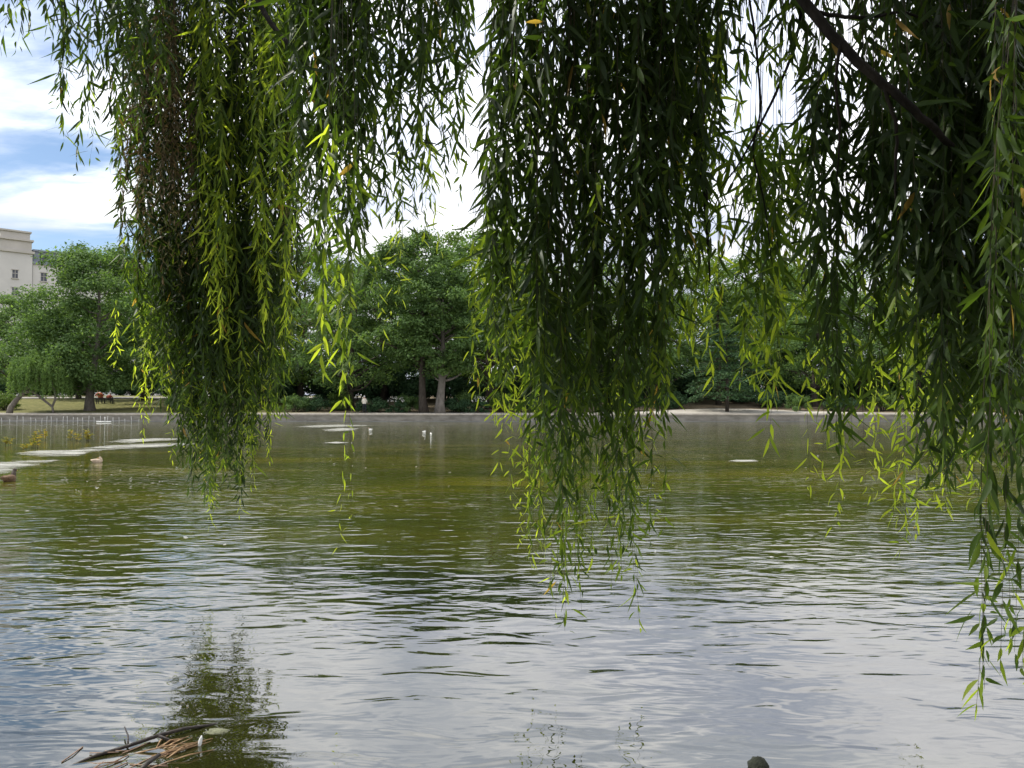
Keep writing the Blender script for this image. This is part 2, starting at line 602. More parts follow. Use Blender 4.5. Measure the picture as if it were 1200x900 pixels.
ys = np.concatenate([np.linspace(-60, 0, 16), np.linspace(0.4, 8, 22), np.linspace(9, BANK + 0.2, 24), [BANK + 0.36],
                     np.linspace(BANK + 1.2, 115, 40), np.linspace(120, 900, 20)])
xs = np.concatenate([np.linspace(-700, -75, 14), np.linspace(-70, 70, 90), np.linspace(75, 700, 14)])
XX, YY = np.meshgrid(xs, ys)
rg = np.random.default_rng(3)
ZZ = ground_z(XX, YY) + np.where((YY > BANK + 3) | (YY < 30), rg.normal(0, 0.02, XX.shape), 0)
nx, ny = len(xs), len(ys)
ii = (np.arange(ny - 1)[:, None] * nx + np.arange(nx - 1)[None, :]).ravel()
gq = np.stack([ii, ii + 1, ii + nx + 1, ii + nx], axis=1)
tag(link("ground", mesh_np("ground", np.stack([XX, YY, ZZ], -1).reshape(-1, 3), gq), M_GROUND), kind="structure")

wv = np.array([[-700, 1.2, 0], [700, 1.2, 0], [700, BANK + 0.15, 0], [-700, BANK + 0.15, 0]], dtype=float)
tag(link("lake_water", mesh_np("lake_water", wv, [[0, 1, 2, 3]]), M_WATER), kind="structure")

mb = MB()
rows = []
pts = []
for k, x in enumerate(np.linspace(-70, -14, 40)):
    pts.append((x, 98.5 + 0.6 * math.sin(x * .2), 104.5 + 0.6 * math.sin(x * .2)))
V, Q = [], []
for k, (x, y0, y1) in enumerate(pts):
    for y in np.linspace(y0, y1, 5):
        V.append([x, y, float(ground_z(x, y)) + 0.09])
    if k:
        for j in range(4):
            Q.append([(k - 1) * 5 + j, k * 5 + j, k * 5 + j + 1, (k - 1) * 5 + j + 1])
mb.add(V, Q)
tag(mb.build("park_path", M_PATH), kind="structure")
mb = MB()
V, Q = [], []
px = np.linspace(-120, 120, 80)
for k, x in enumerate(px):
    wdt = 2.6 + 7.0 * math.exp(-((x - 23.0) / 9.0) ** 2)
    for y in np.linspace(BANK + 0.56, BANK + 0.56 + wdt, 5):
        V.append([x, y, max(float(ground_z(x, y)), 0.72) + 0.05])
    if k:
        for j in range(4):
            Q.append([(k - 1) * 5 + j, k * 5 + j, k * 5 + j + 1, (k - 1) * 5 + j + 1])
mb.add(V, Q)
tag(mb.build("promenade", M_PATH), kind="structure")

wall = empty("embankment_wall", (0, BANK, 0))
tag(wall, "long low concrete embankment wall along the far edge of the lake", "wall")
f = MB()
for k in range(60):                           # cast lengths with an open joint between them
    f.box((-118 + k * 4.0, 0.17, -0.18), (3.985, 0.30, 1.6))
f.build("wall_face", M_STONE_F, wall, smooth=False)
f = MB()
for k in range(80):
    f.box((-118.5 + k * 3.0, 0.25, 0.705), (2.985, 0.62, 0.17))
f.build("coping", M_STONE, wall, smooth=False)
f = MB()
for k in range(60):
    f.box((-118 + k * 4.0, -0.11, -0.42), (3.985, 0.25, 0.9))
f.build("wall_foot", M_STONE_D, wall, smooth=False)

# ------------------------------------------------------------------ the building far behind the left tree
bld = empty("stone_building", (*P(-6, 476, 215)[:2], 0.9), R(-48))
tag(bld, "pale limestone building with stepped corner tower rising behind the trees", "building")
# corner of the tower is the local origin; faces run along -x (left) and +y... seen from the front
f = MB()
S = 8.4
f.box((S / 2 - S, S / 2, 20.2), (S, S, 48.0))
f.build("tower_wall", M_FACADE, bld, smooth=False)
f = MB()
f.box((-S / 2, S / 2, 44.55), (S + 0.9, S + 0.9, 0.7))
f.box((-S / 2, S / 2, 46.3), (S - 0.4, S - 0.4, 2.8))
f.box((-S / 2, S / 2, 47.95), (S + 0.5, S + 0.5, 0.5))
f.box((-S / 2, S / 2, 49.2), (S - 1.2, S - 1.2, 2.0))
f.box((-S / 2, S / 2, 50.4), (S - 0.5, S - 0.5, 0.45))
f.build("stepped_parapet", M_FACADE_L, bld, smooth=False)


def bwindow(c, s):
    w = MB()
    w.box(c, s)
    o = w.build("window", M_GLASS_D, bld, smooth=False)
    e = MB()
    thin = 0 if s[0] < s[1] else 1
    if thin == 0:
        e.box((c[0] + 0.03, c[1], c[2]), (s[0], 0.12, s[2]))
        e.box((c[0] + 0.03, c[1], c[2] + 0.2), (s[0], s[1], 0.12))
        e.box((c[0] + 0.05, c[1], c[2] + s[2] / 2 + 0.12), (s[0] + 0.15, s[1] + 0.5, 0.24))
        e.box((c[0] + 0.08, c[1], c[2] - s[2] / 2 - 0.12), (s[0] + 0.3, s[1] + 0.5, 0.24))
    else:
        e.box((c[0], c[1] - 0.03, c[2]), (0.12, s[1], s[2]))
        e.box((c[0], c[1] - 0.05, c[2] + s[2] / 2 + 0.12), (s[0] + 0.5, s[1] + 0.15, 0.24))
        e.box((c[0], c[1] - 0.08, c[2] - s[2] / 2 - 0.12), (s[0] + 0.5, s[1] + 0.3, 0.24))
    e.build("window_frame", M_FACADE_L, o, smooth=False)


for zz_ in (38.0, 33.0, 28.0, 23.0, 18.0, 13.0):
    bwindow((0.02, S * 0.5, zz_), (0.12, 1.3, 2.3))
    bwindow((-S * 0.5, -0.02, zz_), (1.3, 0.12, 2.3))
f = MB()                                       # long wing running back to the right
f.box((-4.6, S + 20.2, 17.8), (8.0, 40.0, 47.6))
f.build("wing_wall", M_FACADE, bld, smooth=False)
f = MB()
f.box((-4.6, S + 20.2, 41.9), (9.0, 40.2, 0.7))
f.box((-4.8, S + 20.2, 43.8), (7.0, 39.6, 3.1))
f.box((-4.8, S + 20.2, 45.6), (7.8, 39.9, 0.5))
f.build("wing_roof", M_ROOF, bld, smooth=False)
for k in range(9):
    bwindow((-0.58, S + 3 + k * 4.2, 38.0), (0.1, 1.5, 2.4))
    w = MB()
    w.box((-1.25, S + 3 + k * 4.2, 43.8), (0.2, 1.7, 2.0))
    w.build("dormer_window", M_GLASS_D, bld, smooth=False)
f = MB()                                       # lower shoulder to the left of the tower
f.box((-S - 7.1, S / 2, 14.0), (14.0, S - 1.2, 40.0))
f.build("shoulder_wall", M_FACADE, bld, smooth=False)
f = MB()
f.box((-S - 7.1, S / 2, 34.3), (14.4, S - 0.4, 0.7))
f.box((-S - 7.1, S / 2, 28.0), (14.2, S - 0.9, 0.5))
f.build("shoulder_cornice", M_FACADE_L, bld, smooth=False)

# ------------------------------------------------------------------ leaves
ST = np.array([0.0, 0.18, 0.45, 0.74, 1.0])
SW = np.array([0.18, 0.72, 1.0, 0.62, 0.05])


def leaves(p, d, n, L, W, bend, tint, fold=0.25):
    """long folded leaves: base p, direction d, blade normal n, length L, width W, bend (k,3)"""
    k = len(p)
    d = d / np.linalg.norm(d, axis=1)[:, None]
    s = np.cross(d, n)
    s /= np.linalg.norm(s, axis=1)[:, None] + 1e-9
    n = np.cross(s, d)
    V = np.empty((k, 5, 3, 3))
    for i, t in enumerate(ST):
        c = p + L[:, None] * (d * t + bend * t * t)
        w = (W * SW[i] * 0.5)[:, None]
        V[:, i, 1] = c
        V[:, i, 0] = c - s * w + n * w * fold
        V[:, i, 2] = c + s * w + n * w * fold
    V = V.reshape(-1, 3)
    base = np.arange(k)[:, None] * 15
    q = []
    for i in range(4):
        for j in range(2):
            a = i * 3 + j
            q.append([a, a + 1, a + 4, a + 3])
    q = np.array(q)
    Q = (base[:, :, None] + q[None]).reshape(-1, 4)
    return V, Q, np.repeat(tint, 15)


def quad_leaves(p, n, size, tint, rng, aspect=0.62):
    """small diamond leaves / leaf tufts for trees seen from far away"""
    k = len(p)
    n = n / (np.linalg.norm(n, axis=1)[:, None] + 1e-9)
    r = rng.normal(size=(k, 3))
    u = np.cross(n, r)
    u /= np.linalg.norm(u, axis=1)[:, None] + 1e-9
    v = np.cross(n, u)
    s = size[:, None]
    V = np.stack([p - u * s * 0.5, p + v * s * 0.5 * aspect - n * s * 0.1, p + u * s * 0.5, p - v * s * 0.5 * aspect - n * s * 0.1], axis=1).reshape(-1, 3)
    Q = (np.arange(k)[:, None] * 4 + np.arange(4)[None]).reshape(-1, 4)
    return V, Q, np.repeat(tint, 4)


# ------------------------------------------------------------------ trees across the lake
def bent(p0, p1, sag, rng, n=7):
    p0, p1 = np.array(p0, float), np.array(p1, float)
    t = np.linspace(0, 1, n)[:, None]
    off = rng.normal(0, 1, 3) * np.linalg.norm(p1 - p0) * 0.05
    return p0 + (p1 - p0) * t + np.sin(t * math.pi) * (off + np.array([0, 0, sag]))


def broad_tree(name, seed, h, cr, base=0.24, lean=(0, 0), n_clump=95, per=150, leaf=0.30, mat=None, bark=None,
               peak=0.45, flat=0.62, squash=1.0, trunk_r=None, open_=0.12):
    """trunk, limbs and a crown of leaf clumps; local origin at the foot"""
    rng = np.random.default_rng(seed)
    root = empty(name)
    tr_ = trunk_r or 0.021 * h
    top = np.array([lean[0], lean[1], h * 0.80])
    t = np.linspace(0, 1, 12)
    path = np.stack([top[0] * t ** 1.3 + 0.012 * h * np.sin(t * 5 + seed), top[1] * t ** 1.3 + 0.012 * h * np.cos(t * 4 + seed) - 0.012 * h * math.cos(seed), top[2] * t - 0.3 * (t == 0)], axis=1)
    path[0, :2] = path[1, :2] * 0.3
    rad = tr_ * (1 - 0.82 * t) * (1 + 0.55 * np.exp(-t * 22))
    mb_ = MB()
    mb_.tube(path, rad, 9)
    trunk = mb_.build("trunk", bark or M_BARK, root)
    # clump centres
    C = []
    tries = 0
    while len(C) < n_clump and tries < 6000:
        tries += 1
        u = rng.uniform(0, 1)
        prof = math.sqrt(max(0.0, 1 - ((u - peak) / (peak if u < peak else 1 - peak)) ** 2)) ** 0.85
        if rng.uniform() > 0.25 + prof:
            continue
        a = rng.uniform(0, 2 * math.pi)
        lump = 1 + 0.16 * math.sin(3 * a + seed) + 0.12 * math.sin(5 * a + 7 * u + seed * 2)
        rr = cr * prof * lump * math.sqrt(rng.uniform(0.18, 1.0))
        z = h * (base + (1 - base) * u) * (1 if u < .9 else 0.985)
        c_ = np.array([rr * math.cos(a) + top[0] * z / h, rr * math.sin(a) * squash + top[1] * z / h, z])
        if math.sin(c_[0] * 1.7 + seed) * math.sin(c_[2] * 1.3 + seed * .7) > 1 - open_ * 2:
            continue
        C.append(c_)
    C = np.array(C)
    # limbs to a share of the clumps
    lb = MB()
    pick = rng.permutation(len(C))[:min(34, len(C))]
    for k in pick:
        c_ = C[k]
        z0 = max(base * h * 0.85, min(c_[2] - 0.25 * np.linalg.norm(c_[:2]) - 0.06 * h, 0.74 * h))
        tt = z0 / (0.80 * h)
        st = np.array([np.interp(tt, t, path[:, 0]), np.interp(tt, t, path[:, 1]), z0])
        r0 = tr_ * (1 - 0.82 * tt) * 0.5
        lb.tube(bent(st, c_, -0.03 * h * rng.uniform(-1, 1), rng, 8), np.linspace(r0, 0.02, 8), 5)
    lb.build("limbs", bark or M_BARK, root)
    # leaves
    cs = cr * rng.uniform(0.13, 0.23, len(C))
    idx = np.repeat(np.arange(len(C)), per)
    dirs = rng.normal(size=(len(idx), 3))
    dirs /= np.linalg.norm(dirs, axis=1)[:, None]
    rad_ = cs[idx] * rng.uniform(0.25, 1, len(idx)) ** 0.5 * (1 + 0.25 * rng.normal(size=len(idx)))
    pos = C[idx] + dirs * rad_[:, None] * np.array([1.15, 1.15, flat])
    pos[:, 2] -= 0.10 * rad_ * (dirs[:, 0] ** 2 + dirs[:, 1] ** 2)
    nrm = dirs * 0.7 + rng.normal(size=dirs.shape) * 0.55 + np.array([0, 0, 0.75])
    clump_t = rng.uniform(-0.18, 0.18, len(C))
    tint = np.clip(0.5 + clump_t[idx] + rng.normal(0, 0.2, len(idx)), 0, 1)
    V, Q, tn = quad_leaves(pos, nrm, leaf * rng.uniform(0.6, 1.25, len(idx)), tint, rng)
    link("crown", mesh_np("crown", V, Q, attrs={"tint": tn}, smooth=False), mat or M_LEAF, root)
    return root


def place(o, px, d, yaw=0.0, s=1.0, label=None, cat="tree", group=None):
    x, y = P(px, 476, d)[:2]
    o.location = (x, y, float(ground_z(x, y)) - 0.05)
    o.rotation_euler = (0, 0, yaw)
    o.scale = (s, s, s)
    tag(o, label, cat, group)
    return o


GT = "broadleaf trees across the lake"
t_left = broad_tree("broadleaf_tree", 11, 17.6, 7.5, 0.13, (0.5, 0.6), 240, 190, 0.33, M_LEAF, M_BARK_PALE, 0.40, trunk_r=0.42, squash=0.7)
place(t_left, 106, 82.5, 0, 1.03, "large rounded leafy tree with thick pale trunk beside the bench", group=GT)
t_mid = broad_tree("broadleaf_tree", 23, 18.7, 5.6, 0.26, (-0.9, 0.3), 135, 190, 0.33, M_LEAF, M_BARK, 0.5, trunk_r=0.40, open_=0.2)
place(t_mid, 498, 79, 0, 1, "tall tree on the far bank with the darker leaning trunk of the pair", group=GT)
t_mid2 = broad_tree("broadleaf_tree", 31, 14.6, 4.6, 0.27, (0.5, 0.2), 110, 180, 0.33, M_LEAF, M_BARK_PALE, 0.45, trunk_r=0.46)
place(t_mid2, 515, 78.3, 0, 1, "tree with the straight pale grey trunk of the pair", group=GT)
t_a = broad_tree("broadleaf_tree", 41, 16.0, 6.4, 0.14, (0.4, 0), 115, 170, 0.31, M_LEAF, M_BARK, 0.42)
place(t_a, 412, 84, 0.3, 1.02, "bushy tree rising above the standing person", group=GT)
t_b = broad_tree("broadleaf_tree", 53, 17.5, 6.8, 0.15, (0, 0), 115, 165, 0.33, M_LEAF_WARM, M_BARK, 0.45)
place(t_b, 1010, 92, 0, 1, "bright yellow green leafy tree glimpsed between the right hand willow curtains", group=GT)
t_c = broad_tree("broadleaf_tree", 67, 15.5, 5.4, 0.12, (0.3, 0), 105, 165, 0.33, M_LEAF, M_BARK, 0.5, open_=0.16)
place(t_c, 575, 86, 1.1, 1.3, "tall tree whose crown meets the left edge of the middle willow curtain", group=GT)

more = [  # px, distance, yaw, scale, source, label
    (92, 99, 2.0, 0.82, t_a, "tree with a thin dark trunk close behind the large rounded tree"),
    (12, 108, 0.7, 0.95, t_c, "dark leafy tree under the tower at the left end of the bank"),
    (168, 96, 4.0, 0.98, t_b, "tree standing right of the bench behind the withered brown spray"),
    (232, 90, 1.3, 0.95, t_c, "tree hidden mostly behind the dense core of the left willow curtain"),
    (300, 88, 2.4, 0.93, t_a, "tree behind the sunlit yellow green part of the left willow curtain"),
    (352, 94, 5.0, 1.08, t_b, "tree seen between the two left willow curtains"),
    (448, 96, 3.6, 1.22, t_c, "tree filling the gap between the person and the leaning trunk"),
    (545, 101, 2.2, 1.25, t_b, "tree in the gap between the pale grey trunk and the middle willow curtain"),
    (815, 101, 1.2, 1.1, t_b, "tree left behind the pointed conifer"),
    (880, 104, 0.4, 1.2, t_a, "tree right behind the pointed conifer"),
    (640, 92, 0.2, 1.05, t_a, "tree behind the left half of the middle willow curtain"),
    (705, 96, 4.4, 0.98, t_b, "tree behind the centre of the middle willow curtain"),
    (772, 90, 2.9, 0.9, t_c, "tree behind the ragged right edge of the middle willow curtain"),
    (905, 95, 1.9, 1.15, t_c, "tree right of the dark layered evergreen"),
    (955, 88, 5.5, 1.0, t_a, "tree behind the pale hanging sprays right of the evergreen"),
    (1075, 90, 3.3, 0.95, t_a, "tree behind the bright drooping sprays over the far bank"),
    (1135, 94, 0.9, 1.0, t_c, "tree behind the dark right willow curtain"),
    (1195, 88, 2.2, 0.95, t_b, "tree at the right end of the far bank"),
]
for px_, d_, yaw_, s_, src, lab in more:
    place(copy_tree(src), px_, d_, yaw_, s_, lab, group=GT)
back = np.linspace(-60, 1260, 17)
for k, bx in enumerate(back):
    src = (t_a, t_b, t_c)[(k * 2 + 1) % 3]
    place(copy_tree(src), bx + (k * 37 % 23) - 11, 122 + (k * 29 % 17), k * 1.7, 0.98 + 0.05 * (k % 3),
          "number %d from the left in the farthest row of park trees" % (k + 1), group="farthest row of park trees")

for k, bx in enumerate((-150, -240, -330, -420, 1345, 1435, 1525)):
    place(copy_tree((t_a, t_b, t_c)[k % 3]), bx, 118 + (k * 29 % 17), k * 1.3, 1.02, "park tree of the farthest row standing beyond the photo's edge", group="farthest row of park trees")
# dark layered evergreen and the pointed conifer behind it
def layered(name, seed, h, cr, base, n_lay, mat, leaf=0.28, per=230, tip=0.12):
    rng = np.random.default_rng(seed)
    root = empty(name)
    mb_ = MB()
    mb_.tube([[0, 0, -0.3], [0.05, 0, h * .3], [0, 0.05, h * .65], [0, 0, h * 0.97]], [0.024 * h, 0.019 * h, 0.011 * h, 0.02], 8)
    mb_.build("trunk", M_BARK, root)
    lb = MB()
    pos, nrm = [], []
    for k in range(n_lay):
        u = k / (n_lay - 1)
        z = h * (base + (0.96 - base) * u)
        rl = cr * (tip + (1 - tip) * (1 - u) ** 0.8)
        na = rng.integers(5, 8)
        for a in rng.uniform(0, 6.28) + np.arange(na) * 6.283 / na:
            a += rng.normal(0, 0.2)
            r_ = rl * rng.uniform(0.7, 1.12)
            e = np.array([r_ * math.cos(a), r_ * math.sin(a), z - 0.10 * r_ + rng.normal(0, 0.1)])
            lb.tube(bent([0, 0, z], e, 0.12 * r_, rng, 5), np.linspace(0.05, 0.012, 5), 4)
            t_ = rng.uniform(0.12, 1.0, per) ** 0.7
            p_ = np.array([0, 0, z]) + (e - np.array([0, 0, z])) * t_[:, None]
            side = np.array([-math.sin(a), math.cos(a), 0])
            w = rng.normal(0, 1, per) * (0.10 + 0.20 * t_ * (1.15 - t_)) * r_
            p_ = p_ + side * w[:, None] + np.stack([np.zeros(per), np.zeros(per), 0.12 * r_ * np.sin(t_ * 3.1) - 0.06 * np.abs(w) + rng.normal(0, 0.07, per)], 1)
            pos.append(p_)
            nrm.append(rng.normal(0, 0.45, (per, 3)) + np.array([0, 0, 1.0]))
    lb.build("limbs", M_BARK, root)
    pos, nrm = np.vstack(pos), np.vstack(nrm)
    V, Q, tn = quad_leaves(pos, nrm, leaf * rng.uniform(0.6, 1.3, len(pos)), np.clip(rng.normal(0.5, 0.25, len(pos)), 0, 1), rng, 0.45)
    link("crown", mesh_np("crown", V, Q, attrs={"tint": tn}, smooth=False), mat, root)
    return root


place(layered("evergreen_tree", 5, 8.6, 5.4, 0.20, 9, M_LEAF_DARK, 0.30, 190, 0.35), 852, 80.5, 0, 1, "dark evergreen with flat layered boughs on the far bank beside the pale path")
place(layered("conifer", 8, 15.6, 3.6, 0.12, 22, M_LEAF, 0.28, 90, 0.04), 842, 90, 0, 1, "pointed conifer standing behind the dark layered evergreen")

# small weeping willow with leaning trunks on the left bank
rng = np.random.default_rng(77)
x0, y0 = P(14, 476, 77.6)[:2]
ww = empty("small_weeping_willow", (x0, y0, float(ground_z(x0, y0)) - 0.05))
tag(ww, "small pale green weeping willow with leaning crooked trunks near the fence", "tree", GT)
mb_ = MB()
mb_.tube([[-0.3, 0, -0.2], [-0.1, 0, 0.7], [0.5, 0, 1.5], [1.2, 0.1, 2.3], [2.0, 0.2, 3.2], [2.8, 0.2, 4.3]], [0.34, 0.27, 0.23, 0.2, 0.15, 0.05], 8)
mb_.build("trunk", M_BARK_PALE, ww)
mb_ = MB()
mb_.tube([[1.0, 0.1, 2.1], [2.0, 0, 2.3], [3.0, -0.1, 1.6], [4.1, -0.1, 0.75], [4.25, -0.1, 0.0]], [0.17, 0.15, 0.12, 0.11, 0.12], 7)
mb_.tube([[4.1, -0.1, 0.75], [4.35, 0, 1.5], [4.2, 0.1, 2.4], [3.8, 0.1, 3.6]], [0.11, 0.1, 0.08, 0.03], 6)
mb_.build("low_branch", M_BARK_PALE, ww)
mb_ = MB()
for k in range(16):
    a = rng.uniform(0, 6.28)
    mb_.tube(bent([2.2, 0.2, 3.3], [2.7 + 2.6 * math.cos(a), 0.2 + 2.0 * math.sin(a), rng.uniform(3.6, 5.1)], 0.35, rng, 6), np.linspace(0.07, 0.012, 6), 4)
mb_.build("limbs", M_BARK_PALE, ww)
pos, nrm, tl = [], [], []
for k in range(560):
    a = rng.uniform(0, 6.28)
    r_ = math.sqrt(rng.uniform(0.03, 1))
    c_ = np.array([2.75 + 2.95 * r_ * math.cos(a), 0.2 + 2.3 * r_ * math.sin(a), 0])
    zt = 4.1 + 1.75 * math.sqrt(max(0, 1 - r_ ** 2)) + rng.normal(0, 0.22) + 0.3 * math.sin(c_[0] * 3.1)
    ln = rng.uniform(0.5, 1.0) * (zt - 1.35) * (0.45 + 0.55 * r_)
    m_ = int(ln * 20)
    t_ = rng.uniform(0, 1, m_)
    pos.append(c_ + np.stack([0.12 * np.sin(t_ * 3 + k) + rng.normal(0, 0.05, m_), rng.normal(0, 0.05, m_), zt - ln * t_], 1))
    nrm.append(np.stack([rng.normal(0, 1, m_), rng.normal(0, 1, m_) - 0.3, rng.normal(0.9, 0.3, m_)], 1))
    tl.append(np.clip(rng.normal(0.45 + 0.2 * math.sin(k), 0.18, m_), 0, 1))
pos, nrm, tl = np.vstack(pos), np.vstack(nrm), np.concatenate(tl)
V, Q, tn = quad_leaves(pos, nrm, 0.22 * rng.uniform(0.7, 1.3, len(pos)), tl, rng, 0.35)
link("crown", mesh_np("crown", V, Q, attrs={"tint": tn}, smooth=False), M_LEAF_PALE, ww)


# shrubs along the bank
def shrub_proto(name, seed, w, h, mat, n=26, per=130, leaf=0.17, flowers=0):
    rng = np.random.default_rng(seed)
    root = empty(name)
    st = MB()
    C = []
    for k in range(n):
        a = rng.uniform(0, 6.28)
        r_ = math.sqrt(rng.uniform(0, 1)) * w
        C.append([r_ * math.cos(a), r_ * math.sin(a) * 0.75, h * rng.uniform(0.18, 0.9) * (1 - 0.35 * (r_ / w) ** 2)])
    C = np.array(C)
    for c_ in C[:12]:
        st.tube(bent([c_[0] * .15, c_[1] * .15, -0.1], c_, 0.05, rng, 5), np.linspace(0.035, 0.01, 5), 4)
    st.build("stems", M_BARK, root)
    idx = np.repeat(np.arange(n), per)
    dirs = rng.normal(size=(len(idx), 3))
    dirs /= np.linalg.norm(dirs, axis=1)[:, None]
    pos_ = C[idx] + dirs * (0.30 * w * rng.uniform(0.3, 1.1, len(idx)))[:, None] * np.array([1, 1, 0.75])
    pos_[:, 2] = np.maximum(pos_[:, 2], 0.03)
    ct = rng.uniform(-0.2, 0.2, n)
    V, Q, tn = quad_leaves(pos_, dirs + rng.normal(0, 0.6, dirs.shape) + np.array([0, 0, .6]), leaf * rng.uniform(.6, 1.3, len(idx)),
                           np.clip(0.45 + ct[idx] + rng.normal(0, 0.2, len(idx)), 0, 1), rng)
    link("foliage", mesh_np("foliage", V, Q, attrs={"tint": tn}, smooth=False), mat, root)
    if flowers:
        k = flowers
        d2 = rng.normal(size=(k, 3))
        d2[:, 1] = -np.abs(d2[:, 1])
        d2[:, 2] = np.abs(d2[:, 2])
        d2 /= np.linalg.norm(d2, axis=1)[:, None]
        ctr = np.array([0, 0, h * 0.72])
        pp = ctr + d2 * np.array([w * 0.85, w * 0.7, h * 0.42]) * rng.uniform(0.8, 1.1, (k, 1))
        V, Q, tn = quad_leaves(pp, d2 + rng.normal(0, .4, d2.shape), 0.15 * rng.uniform(.7, 1.3, k), rng.uniform(0, 1, k), rng, 0.9)
        link("blossom", mesh_np("blossom", V, Q, attrs={"tint": tn}, smooth=False), M_PETAL, root)
    return root


GS = "shrubs under the trees on the far bank"
sh1 = shrub_proto("shrub", 1, 1.5, 2.0, M_LEAF)
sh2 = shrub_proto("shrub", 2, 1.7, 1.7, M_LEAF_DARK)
sh3 = shrub_proto("shrub", 3, 1.6, 2.4, M_LEAF_WARM)
place(sh1, 345, 81, 0, 1, "green shrub on the bank below the left willow curtain's right edge", "shrub", GS)
place(sh2, 370, 82, 0, 1.1, "dark shrub left of the standing person, farther one", "shrub", GS)
place(sh3, 400, 83.5, 0, 1.0, "light green shrub just left of the standing person", "shrub", GS)
for px_, d_, s_, src, lab in [
        (440, 80.6, 1.0, sh2, "dark low shrub just right of the standing person"),
        (478, 80.8, 1.0, sh1, "green shrub left of the leaning trunk"),
        (533, 80.6, 1.0, sh2, "dark low shrub right of the pale grey trunk"),
        (549, 81.5, 1.15, sh1, "green shrub between the pale trunk and the white flowering bush"),
        (588, 81.0, 1.0, sh3, "light green shrub at the foot of the middle willow curtain's left edge"),
        (630, 81.5, 1.2, sh2, "dark shrub behind the left part of the middle curtain"),
        (680, 82, 1.2, sh1, "green shrub behind the centre of the middle curtain"),
        (735, 82, 1.2, sh2, "dark shrub behind the right part of the middle curtain"),
        (790, 86, 1.2, sh2, "dark shrub left of the layered evergreen"),
        (900, 88, 1.25, sh2, "dark shrub right of the layered evergreen"),
        (935, 82, 1.0, sh1, "green shrub by the bank below the pale right hand sprays"),
        (985, 82, 1.1, sh2, "dark shrub below the bright yellow green tree"),
        (1035, 82.5, 1.1, sh3, "light green shrub under the bright drooping sprays"),
        (1085, 82, 1.1, sh2, "dark shrub left behind the right willow curtain"),
        (1150, 82, 1.1, sh1, "green shrub near the right end of the far bank"),
        (6, 84, 0.95, sh3, "light green shrub left of the small weeping willow's trunk"),
        (210, 82, 1.0, sh1, "green shrub behind the left willow curtain's core")]:
    place(copy_tree(src), px_, d_, px_ * 0.7, s_, lab, "shrub", GS)
fl = shrub_proto("flowering_shrub", 9, 1.0, 1.6, M_LEAF_DARK, 16, 110, 0.16, 60)
place(fl, 465, 79.6, 0, 1, "white flowering bush left of the leaning trunk", "shrub", "white flowering bushes")
f2 = copy_tree(fl)
place(f2, 561, 79.8, 0.5, 1, "white flowering bush right of the pale grey trunk", "shrub", "white flowering bushes")
# dense dark undergrowth between and behind the trunks
hb = 0
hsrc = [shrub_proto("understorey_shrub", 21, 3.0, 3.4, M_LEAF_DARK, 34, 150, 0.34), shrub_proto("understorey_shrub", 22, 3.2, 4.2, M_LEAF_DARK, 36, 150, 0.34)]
uxs = [318, 352, 386, 420, 454, 488, 522, 556, 590, 624, 658, 692, 726, 760, 794, 828, 862, 896, 930, 964, 998, 1032, 1066, 1100, 1134, 1168, 1202]
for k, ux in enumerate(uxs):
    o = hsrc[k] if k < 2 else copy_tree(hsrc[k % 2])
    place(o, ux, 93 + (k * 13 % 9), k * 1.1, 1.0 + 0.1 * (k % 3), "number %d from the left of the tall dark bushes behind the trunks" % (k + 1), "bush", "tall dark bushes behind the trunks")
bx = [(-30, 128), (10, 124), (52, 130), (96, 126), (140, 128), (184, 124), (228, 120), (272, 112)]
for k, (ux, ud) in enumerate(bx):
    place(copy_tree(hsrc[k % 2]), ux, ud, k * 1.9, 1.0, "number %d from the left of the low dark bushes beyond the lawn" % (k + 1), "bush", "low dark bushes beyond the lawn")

# ------------------------------------------------------------------ fence of white stakes in the water by the left wall
fe = empty("stake_fence", (0, BANK - 1.6, 0))
tag(fe, "low fence of thin white stakes standing in the water along the far left bank", "fence")
rngf = random.Random(4)
prev = []
for k, fx in enumerate([-6, 3, 12, 20, 28, 37, 43, 49, 55, 61, 67, 74, 80, 86, 92, 98, 104, 111, 118, 126, 133, 140, 147, 155, 163]):
    x = (fx - 600) / F * (BANK - 1.6)
    h_ = 0.46 + rngf.uniform(-0.22, 0.16)
    s_ = MB()
    tx = rngf.uniform(-0.09, 0.09)
    s_.tube([[x, 0, -0.7], [x + tx * .5, 0, 0.1], [x + tx, 0, h_]], [0.022, 0.020, 0.018], 6)
    s_.build("stake", M_STAKE, fe)
    prev.append((x + tx * 0.7, h_))
wr_ = MB()
for zf in (0.14,):
    wr_.tube([[x, -0.045, zf + 0.02 * math.sin(x * 5)] for x, _ in prev], 0.008, 4)
wr_.build("wire", M_WIRE, fe)
fl_ = MB()
fp = G(128, 494.5)
fl_.tube([[-0.7, 0, 0.05], [-0.65, 0, 0.05], [0.65, 0.05, 0.05], [0.7, 0.05, 0.05]], [0.015, 0.04, 0.04, 0.015], 8)
fl_.tube([[0.1, 0.02, 0.05], [0.1, 0.02, 0.50]], [0.03, 0.025], 7)
o = fl_.build("float_marker", M_WHITE)
o.location = (fp[0], fp[1] - 1.0, 0)
tag(o, "white floating marker with a short upright pole by the stake fence", "float")

